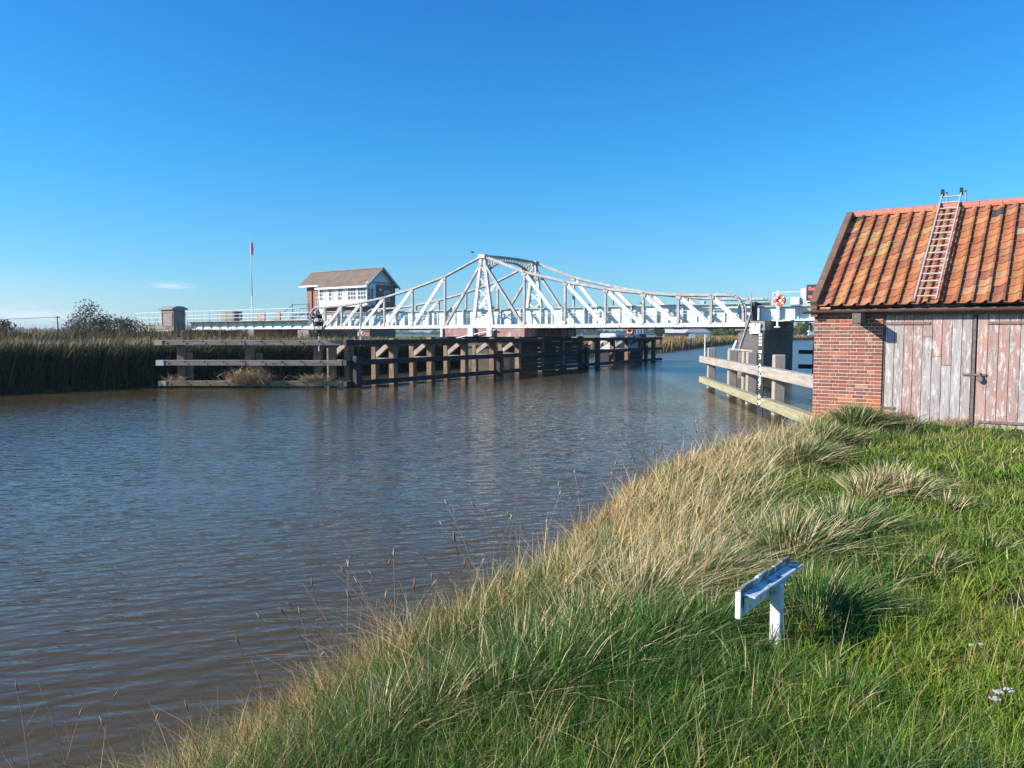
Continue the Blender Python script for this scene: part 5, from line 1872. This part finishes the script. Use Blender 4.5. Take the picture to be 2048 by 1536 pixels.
# roof
EZ, RZ, EYy, RYy = EYE + 0.585, EYE + 2.85, -0.14, 2.90
slope = Vector((0, RYy - EYy, RZ - EZ))
SL = slope.length
sd = slope.normalized()
nrm = Vector((0, -sd.z, sd.y))
rows, gauge = 14, SL / 14
tw = 0.258
t = MB()
tp_ = [(0.42, 0.15, 0.062), (0.47, 0.185, 0.075), (0.37, 0.125, 0.058), (0.49, 0.215, 0.09), (0.40, 0.155, 0.085), (0.49, 0.26, 0.13), (0.50, 0.33, 0.20), (0.31, 0.12, 0.07)]
ncol = 27
segs = 14
for c in range(ncol):
    for r in range(rows):
        base = tp_[rng.choice(len(tp_), p=[.23, .23, .15, .18, .11, .06, .02, .02])]
        if 1 <= c <= 6 and 6 < r < 12 and random.random() < 0.30:
            base = (0.42, 0.25, 0.09)
        if (c, r) == (0, 13) or (c, r) == (11, 12):
            base = (0.07, 0.055, 0.065)
        s = random.uniform(0.82, 1.15)
        t.col = tuple(q * s for q in base)
        x0 = 0.09 + c * tw + random.uniform(-.004, .004)
        d0 = r * gauge - 0.02 + random.uniform(-.008, .008)
        d1 = min(d0 + gauge + 0.07, SL + 0.02)
        lift0 = 0.030 + random.uniform(0, .006)
        lift1 = 0.008
        top, bot = [], []
        for k in range(segs + 1):
            u = 0.02 + k / segs * 1.10
            h = 0.038 * math.exp(-((u - 0.94) / 0.16) ** 2) + 0.095 * (u - 0.45) ** 2 + 0.004
            x = x0 + u * tw
            for lst, dd, lf in ((top, d0, lift0), (bot, d1, lift1)):
                lst.append(Vector((x, EYy, EZ)) + sd * dd + nrm * (h + lf))
        verts = top + bot + [p - nrm * 0.016 for p in top] + [p - nrm * 0.012 for p in bot]
        K = segs + 1
        faces = []
        for k in range(segs):
            faces.append((k, k + 1, K + k + 1, K + k))
            faces.append((2 * K + k, k + 0, k + 1, 2 * K + k + 1)[::-1])
            faces.append((2 * K + k, 2 * K + k + 1, 3 * K + k + 1, 3 * K + k)[::-1])
        faces.append((segs, K + segs, 3 * K + segs, 2 * K + segs))
        t.add(verts, faces)
rf_ = t.build('roof', M['pantile'], bn, color=True)
ub = MB()
ub.add([(0.05, EYy + 0.03, EZ - 0.02), (7.1, EYy + 0.03, EZ - 0.02), (7.1, RYy, RZ - 0.02), (0.05, RYy, RZ - 0.02), (0.05, 5.9, EZ - 0.02), (7.1, 5.9, EZ - 0.02)], [(0, 1, 2, 3), (3, 2, 5, 4)])
ub.build('under_boarding', M['old_beam'], bn)
rgt = MB()
for k in range(16):
    x0 = 0.10 + k * 0.44
    prof = [(RYy + 0.13 * math.cos(a), RZ + 0.005 + 0.125 * math.sin(a)) for a in np.linspace(-0.25, PI + 0.25, 9)]
    rgt.prism(prof, 'x', x0, x0 + 0.432)
rgt.build('ridge_tile', M['ridge_tile'], bn)
vg = MB()
nb_ = 18
for k in range(nb_):
    a, b = SL * k / nb_, SL * (k + 1) / nb_ - 0.006
    p, q = Vector((0.03, EYy, EZ)) + sd * (a - 0.02) + nrm * 0.075, Vector((0.03, EYy, EZ)) + sd * (b - 0.02) + nrm * 0.075
    vg.beam(p, q, 0.15, 0.16, up=nrm)
vg.build('verge', M['verge'], bn, bevel=0.008)
vg2 = MB()
vg2.beam(Vector((0.02, RYy + 0.06, RZ + 0.08)), Vector((0.02, 5.95, EZ - 0.1)), 0.19, 0.17)
vg2.build('verge', M['verge'], bn)
kn = MB()
for k in range(3):
    kn.box(-0.05, 0.10, -0.22 + 0.03 * (2 - k), 0.02, EZ - 0.22 + k * 0.082, EZ - 0.22 + k * 0.082 + 0.074)
kn.build('kneeler', M['verge'], bn, bevel=0.006)
gt_ = MB()
gpts = [(-0.175 + 0.065 * math.cos(a), EZ - 0.085 + 0.065 * math.sin(a)) for a in np.linspace(PI, 2 * PI, 9)]
gin = [(-0.175 + 0.055 * math.cos(a), EZ - 0.085 + 0.055 * math.sin(a)) for a in np.linspace(2 * PI, PI, 9)]
gt_.prism(gpts + gin, 'x', -0.20, 7.2)
gt_.build('gutter', M['gutter'], bn)
fs_ = MB()
fs_.box(0.0, 7.2, -0.05, -0.012, EZ - 0.20, EZ - 0.06)
fs_.build('fascia', M['old_beam'], bn)
be = MB()
be.box(0.88, 1.05, -0.56, -0.051, EYE + 0.21, EYE + 0.42)
be.build('beam_end', M['old_beam'], bn, bevel=0.008)
jm = MB()
jm.box(1.362, 1.40, 0.02, 0.2, 0.6, WT + 0.02)
jm.box(2.958, 3.012, 0.02, 0.12, 0.7, WT + 0.02)
jm.box(4.62, 4.658, 0.02, 0.2, 0.6, WT + 0.02)
jm.box(1.362, 4.658, 0.13, 0.2, WT + 0.021, WT + 0.1)
jm.box(2.92, 3.06, 0.1215, 0.1285, 0.7, WT + 0.019)
jm.build('door_frame', M['old_beam'], bn)
PINK = [(0.44, 0.235, 0.19), (0.48, 0.27, 0.22), (0.42, 0.23, 0.19)]
GREY = [(0.40, 0.345, 0.325), (0.46, 0.41, 0.395), (0.38, 0.32, 0.30)]


def plank_door(xa, xb, zbot, cols, label):
    m = MB()
    n = len(cols)
    w = (xb - xa) / n
    for k, cc in enumerate(cols):
        x0 = xa + k * w + 0.004
        x1 = xa + (k + 1) * w - 0.004 - random.uniform(0, 0.004)
        y0 = 0.035 + random.uniform(-.004, .006)
        zb = zbot + random.uniform(-0.05, 0.02)
        if isinstance(cc, tuple):
            zm = cc[1]
            m.col = random.choice(PINK if cc[0] == 'p' else GREY)
            m.box(x0, x1, y0, y0 + 0.03, zm + 0.004, WT + 0.01)
            m.col = random.choice(PINK if cc[2] == 'p' else GREY)
            m.box(x0, x1, y0 + 0.002, y0 + 0.03, zb, zm - 0.004)
        else:
            m.col = random.choice(PINK if cc == 'p' else GREY)
            m.box(x0, x1, y0, y0 + 0.03, zb, WT + 0.01)
    d = m.build('door', M['door'], bn, color=True)
    if label:
        d['label'] = label
    bb = MB()
    bb.box(xa + 0.02, xb - 0.02, 0.08, 0.12, zbot + 0.02, WT)
    bb.build('backing', M['bolt'], d)
    return d


d1 = plank_door(1.405, 2.95, 1.05, ['g', 'g', 'p', 'p', ('p', EYE - 0.06, 'g'), ('p', EYE - 0.45, 'g'), ('p', EYE - 0.62, 'g'), 'g', 'g'], 'left plank door, paint mostly worn to grey')
d2 = plank_door(3.035, 4.615, 1.02, ['p', 'p', 'p', 'p', 'g', 'p', 'p', 'g', 'p'], 'right plank door, faded pink paint')


def strap(d, x0, x1, z):
    m = MB()
    m.box(x0, x1, 0.012, 0.029, z - 0.025, z + 0.025)
    for k in range(4):
        x = x0 + (x1 - x0) * (k + 0.5) / 4
        m.tube((x, 0.004, z), (x, 0.015, z), 0.014, n=8)
    m.build('hinge', M['iron'], d, bevel=0.003)


strap(d1, 1.41, 2.22, EYE + 0.215)
strap(d1, 1.41, 1.62, EYE - 1.52)
strap(d2, 3.20, 4.6, EYE + 0.215)
strap(d2, 3.10, 4.6, EYE - 1.70)
hs_ = MB()
hs_.box(2.80, 3.20, 0.004, 0.02, EYE - 0.805, EYE - 0.765)
hs_.tube((3.10, -0.01, EYE - 0.83), (3.10, -0.01, EYE - 0.74), 0.02)
hs_.build('hasp', M['iron'], d2)
pd = MB()
pd.prism([(3.07 + 0.055 * math.cos(a) + .03, EYE - 0.875 + 0.06 * math.sin(a)) for a in np.linspace(0, 2 * PI, 13)[:-1]], 'y', -0.035, 0.0)
pd.tube((3.075, -0.018, EYE - 0.84), (3.075, -0.018, EYE - 0.79), 0.008).tube((3.125, -0.018, EYE - 0.84), (3.125, -0.018, EYE - 0.79), 0.008)
pd.build('padlock', M['iron'], d2)

# ladder on the roof
LX = 2.15
ld = thing('roof_ladder', 'aluminium roof ladder with ridge wheels lying up the pantile slope', 'ladder', (BARN_O.x, BARN_O.y, 0), BARN_A)
lo_d, hi_d = -0.06, SL + 0.46
off = nrm * 0.15
E0 = Vector((0, EYy, EZ))
for s in (-0.19, 0.19):
    m = MB()
    m.beam(E0 + Vector((LX + s, 0, 0)) + sd * lo_d + off, E0 + Vector((LX + s, 0, 0)) + sd * hi_d + off, 0.028, 0.062, up=nrm)
    m.build('stile', M['alloy'], ld)
nr = 16
for k in range(nr):
    dd = lo_d + 0.14 + k * (hi_d - lo_d - 0.3) / (nr - 1)
    m = MB()
    m.tube(E0 + Vector((LX - 0.19, 0, 0)) + sd * dd + off, E0 + Vector((LX + 0.19, 0, 0)) + sd * dd + off, 0.017, n=8)
    m.build('rung', M['alloy'], ld)
topc = E0 + sd * hi_d + off
for s in (-0.19, 0.19):
    MB().tube(topc + Vector((LX + s - 0.03, 0, 0.02)), topc + Vector((LX + s + 0.03, 0, 0.02)), 0.085, n=18).build('wheel', M['rubber'], ld)
    m = MB()
    hook0 = E0 + Vector((LX + s + 0.07, 0, 0)) + sd * (hi_d + 0.02) + off
    hook1 = hook0 + Vector((0, 0.18, 0.05))
    m.path([hook0, hook1, hook1 + Vector((0, 0.25, -0.62))], 0.018)
    m.build('ridge_hook', M['alloy'], ld)

# ------------------------------------------------------------------ old white sign on the bank
zt = 1.3
for _ in range(8):
    bp = ground_hit(1549, 1292, zt)
    zt = gz(bp.x, bp.y)
top_z = depth_hit(1540, 1146, bp.y).z
pA, pB = ground_hit(1482, 1180, top_z), ground_hit(1581, 1116, top_z)
dv = (pB - pA)
dirn = Vector((dv.x, dv.y, 0)).normalized()
LN = dv.length
ang = math.atan2(dirn.y, dirn.x)
mid = (pA + pB) / 2
gzz = gz(mid.x, mid.y)
ws = thing('old_sign', 'broken white wooden sign on a short post in the long grass', 'sign', (mid.x, mid.y, gzz), ang)
# local x along the board, local -y towards the lawn side
hz = top_z - gzz
print('SIGN', bp, top_z, LN, math.degrees(ang))
m = MB()
hl = LN / 2
ed = [(-hl, -0.004), (-hl * 0.78, 0.008), (-hl * 0.36, 0.004), (-hl * 0.33, 0.010), (0.02, 0.012), (0.03, 0.004), (hl * 0.62, 0.008), (hl * 0.66, 0.014), (hl * 0.95, 0.010), (hl, 0.0)]
poly = [(-hl, hz - 0.14), (hl, hz - 0.12)] + [(x, hz + q) for x, q in ed[::-1]]
m.prism(poly, 'y', 0.0, 0.020)
m.build('board', M['bare_grey'], ws, bevel=0.004)
m = MB()
m.add([(-hl + 0.015, -0.002, hz - 0.022), (hl + 0.02, -0.002, hz - 0.022), (hl + 0.035, -0.062, hz - 0.032), (-hl + 0.035, -0.062, hz - 0.032),
       (-hl + 0.015, -0.002, hz - 0.034), (hl + 0.02, -0.002, hz - 0.034), (hl + 0.035, -0.062, hz - 0.044), (-hl + 0.035, -0.062, hz - 0.044)],
      [(0, 1, 2, 3), (7, 6, 5, 4), (0, 4, 5, 1), (1, 5, 6, 2), (2, 6, 7, 3), (3, 7, 4, 0)])
m.build('ledge', M['weather_white'], ws, bevel=0.003)
m = MB()
m.prism([(-hl + 0.03, hz - 0.125), (hl - 0.12, hz - 0.115), (hl - 0.03, hz - 0.045), (-hl + 0.03, hz - 0.045)], 'y', -0.016, -0.003)
m.build('back_rail', M['weather_white'], ws, bevel=0.003)
m = MB()
m.box(-hl - 0.012, -hl - 0.001, -0.004, 0.024, hz - 0.145, hz - 0.012)
m.build('end_strip', M['white_paint'], ws, bevel=0.003)
m = MB()
m.box(-0.005, 0.052, -0.075, -0.018, -0.4, hz - 0.046)
m.build('post', M['weather_white'], ws, bevel=0.006)

# ------------------------------------------------------------------ flowers on the lawn
def yarrow(px, py, label, col, seed, lean=(0.02, 0.0), h=0.16, group=None, size=0.75):
    rs = random.Random(seed)
    g = ground_hit(px, py, 1.5)
    z = gz(g.x, g.y)
    o = thing('yarrow_flower', label, 'flower', (g.x, g.y, z), rs.uniform(0, 6), group)
    hh = max(0.1, g.z - z)
    MB().tube((lean[0] * 4, lean[1] * 4, 0), (0, 0, hh), 0.0022, n=5).build('stem', M['stem'], o)
    m = MB()
    for k in range(26):
        a, r = rs.uniform(0, 2 * PI), 0.026 * size * math.sqrt(rs.random())
        c = Vector((r * math.cos(a), r * math.sin(a), hh + 0.006 - r * 0.25 + rs.uniform(-.003, .003)))
        pts = [c + Vector((0.006 * size * math.cos(2 * PI * j / 5), 0.006 * size * math.sin(2 * PI * j / 5), 0)) for j in range(5)] + [c - Vector((0, 0, 0.005))]
        m.add(pts, [(0, 1, 2, 3, 4), (1, 0, 5), (2, 1, 5), (3, 2, 5), (4, 3, 5), (0, 4, 5)])
    m.build('flower_head', col, o)


M['stem'] = plain('stem', (0.16, 0.15, 0.05), 0.7)
M['petal'] = plain('petal', (0.74, 0.73, 0.70), 0.7)
M['seed_red'] = plain('seed_red', (0.25, 0.09, 0.06), 0.8)
yarrow(1996, 1384, 'white yarrow flower head near the lower right corner, larger left one of a pair', M['petal'], 1)
yarrow(2018, 1380, 'white yarrow flower head near the lower right corner, right one of a pair', M['petal'], 2)
yarrow(1990, 1398, 'small white yarrow head beside the reddish one at lower right', M['petal'], 3)
yarrow(1978, 1392, 'reddish faded yarrow head touching the white flowers at lower right', M['seed_red'], 4)
yarrow(1943, 1291, 'tiny white flower head in the middle of the lawn, left one of two', M['petal'], 5, size=0.42)
yarrow(1961, 1289, 'tiny white flower head in the middle of the lawn, right one of two', M['petal'], 6, size=0.42)
for i, (px, py, lab) in enumerate([(1846, 1232, 'brown seed head by the shaded hollow in the lawn'), (1951, 1238, 'reddish seed head just below the bare patch, left'), (1962, 1239, 'reddish seed head just below the bare patch, right'),
                                   (1952, 1262, 'brown seed head below the reddish pair'), (1977, 1256, 'brown seed head right of the reddish pair'), (1922, 1321, 'brown seed head on a long leaning stalk, mid lawn')]):
    yarrow(px, py, lab, M['seed_red'], 10 + i, (0.03, -0.02), group='brown seed heads in the lawn', size=0.55)


# ------------------------------------------------------------------ birds
def bird(label, px, py, Y, span, a):
    p = depth_hit(px, py, Y)
    o = thing('bird', label, 'bird', p, a)
    m = MB()
    m.lathe([(0.001, -0.20 * span), (0.05 * span, -0.1 * span), (0.065 * span, 0.03 * span), (0.035 * span, 0.14 * span), (0.002, 0.2 * span)], 0, 0, 8)
    for s in (-1, 1):
        m.add([(0, s * 0.03 * span, 0.07 * span), (0, s * 0.03 * span, -0.07 * span), (0.10 * span, s * 0.28 * span, -0.05 * span), (0.06 * span, s * 0.52 * span, 0.0), (0.10 * span, s * 0.28 * span, 0.07 * span)], [(0, 1, 2, 4), (4, 2, 3)])
    b = m.build('body', M['dark_steel'], o)
    b.rotation_euler = (0, PI / 2, 0)


bird('dark bird flying just above the top of the bridge tower', 945, 504, 60, 0.75, 0.3)
bird('small dark bird high in the sky at the upper right', 1774, 209, 80, 0.5, 1.2)
bird('small dark bird in the sky above the right half of the truss', 1294, 532, 80, 0.45, 0.6)
bird('small dark bird in the sky above and left of the flagpole top', 472, 418, 90, 0.4, 0.9)

# ------------------------------------------------------------------ haze
hm = bpy.data.materials.new('air')
hm.use_nodes = True
hnt = hm.node_tree
for nd in list(hnt.nodes):
    if nd.type == 'BSDF_PRINCIPLED':
        hnt.nodes.remove(nd)
pv_ = hnt.nodes.new('ShaderNodeVolumePrincipled')
pv_.inputs['Color'].default_value = (0.72, 0.85, 1.0, 1)
pv_.inputs['Density'].default_value = 0.00022
pv_.inputs['Anisotropy'].default_value = 0.3
hnt.links.new(pv_.outputs[0], hnt.nodes['Material Output'].inputs['Volume'])
hz_o = MB().box(-4000, 4000, -800, 4600, -4.0, 24.0).build('haze', hm)
tag(hz_o, kind='stuff')

# ------------------------------------------------------------------ light, sky, camera
SUN_EL = R(26)
HX, HY = math.cos(R(10)), math.sin(R(10))   # direction the light travels
sun = bpy.data.lights.new('sun', 'SUN')
sun.energy = 5.0
sun.angle = R(0.53)
sun.color = (1.0, 0.93, 0.82)
so = link(bpy.data.objects.new('sun', sun))
dirv = Vector((HX * math.cos(SUN_EL), HY * math.cos(SUN_EL), -math.sin(SUN_EL)))
so.rotation_euler = dirv.to_track_quat('-Z', 'Y').to_euler()

w = bpy.data.worlds.new('World')
scene.world = w
w.use_nodes = True
nt = w.node_tree
bg = nt.nodes['Background']
sky = nt.nodes.new('ShaderNodeTexSky')
sky.sky_type = 'NISHITA'
sky.sun_disc = False
sky.sun_elevation = SUN_EL
# azimuth of the sun measured clockwise from +Y
sky.sun_rotation = math.atan2(-HX, -HY)
sky.altitude = 0
sky.air_density = 1.0
sky.dust_density = 0.15
sky.ozone_density = 3.0
hsv = nt.nodes.new('ShaderNodeHueSaturation')
hsv.inputs['Saturation'].default_value = 1.0
nt.links.new(sky.outputs[0], hsv.inputs['Color'])
# faint cloud wisps low on the left
tc = nt.nodes.new('ShaderNodeTexCoord')
mp = nt.nodes.new('ShaderNodeMapping')
mp.inputs['Scale'].default_value = (3.0, 3.0, 26.0)
nt.links.new(tc.outputs['Generated'], mp.inputs['Vector'])
cn = noise(nt, mp.outputs[0], 1.8, 6, 0.6)
cr = ramp(nt, cn, [(0.50, (0, 0, 0)), (0.72, (1, 1, 1))])


def blob(c, rad, sq):
    """1 near sky direction c, falling to 0; sq stretches it flat"""
    sub = N(nt, 'ShaderNodeVectorMath', operation='SUBTRACT')
    nt.links.new(tc.outputs['Generated'], sub.inputs[0])
    sub.inputs[1].default_value = c
    ml_ = N(nt, 'ShaderNodeVectorMath', operation='MULTIPLY')
    nt.links.new(sub.outputs[0], ml_.inputs[0])
    ml_.inputs[1].default_value = (1, 1, sq)
    ln = N(nt, 'ShaderNodeVectorMath', operation='LENGTH')
    nt.links.new(ml_.outputs[0], ln.inputs[0])
    mr_ = N(nt, 'ShaderNodeMapRange')
    mr_.inputs['From Min'].default_value = rad
    mr_.inputs['From Max'].default_value = 0.0
    nt.links.new(ln.outputs['Value'], mr_.inputs['Value'])
    return mr_.outputs[0]


def sky_dir(px, py):
    return (depth_hit(px, py, 10) - Vector((0, 0, EYE))).normalized()


def vmath(op, a, b):
    n_ = N(nt, 'ShaderNodeMath', operation=op)
    for s_, q_ in zip(n_.inputs, (a, b)):
        if hasattr(q_, 'is_output'):
            nt.links.new(q_, s_)
        else:
            s_.default_value = q_
    return n_.outputs[0]


b1 = blob(sky_dir(20, 615), 0.20, 6.0)
b2 = blob(sky_dir(345, 571), 0.036, 7.0)
mask = vmath('MULTIPLY', b1, cr.outputs['Color'])
n2 = ramp(nt, noise(nt, mp.outputs[0], 9.0, 5, 0.6), [(0.40, (0.2,) * 3), (0.6, (1,) * 3)])
mask2 = vmath('MULTIPLY', b2, n2.outputs['Color'])
mask = vmath('ADD', vmath('MULTIPLY', mask, 0.8), vmath('MULTIPLY', mask2, 0.6))
mask = vmath('ADD', mask, vmath('MULTIPLY', blob(sky_dir(-60, 640), 0.34, 5.0), 0.30))
sep = nt.nodes.new('ShaderNodeSeparateXYZ')
nt.links.new(tc.outputs['Generated'], sep.inputs[0])
grade = ramp(nt, sep.outputs['Z'], [(0.0, (0.60, 0.84, 1.20)), (0.12, (0.40, 0.96, 1.30)), (0.22, (0.26, 0.99, 1.42)), (0.40, (0.19, 0.92, 1.55))])
tinted = mixc(nt, 1.0, hsv.outputs['Color'], grade.outputs['Color'], 'MULTIPLY')
cl = mixc(nt, mask, tinted, (6.6, 7.3, 8.0))
nt.links.new(cl, bg.inputs['Color'])
bg.inputs['Strength'].default_value = 0.088

cam = bpy.data.cameras.new('camera')
cam.sensor_width = 36
cam.lens = 36 * FPX / 2048
cam.clip_start = 0.05
cam.clip_end = 9000
co_ = link(bpy.data.objects.new('camera', cam))
co_.location = (0, 0, EYE)
co_.rotation_euler = (PI / 2 - PITCH, 0, 0)
scene.camera = co_
scene.view_settings.view_transform = 'Standard'
scene.view_settings.look = 'None'
scene.view_settings.exposure = 0.62
scene.view_settings.gamma = 1.0
scene.cycles.max_bounces = 6
scene.cycles.transparent_max_bounces = 6
scene.cycles.use_denoising = True
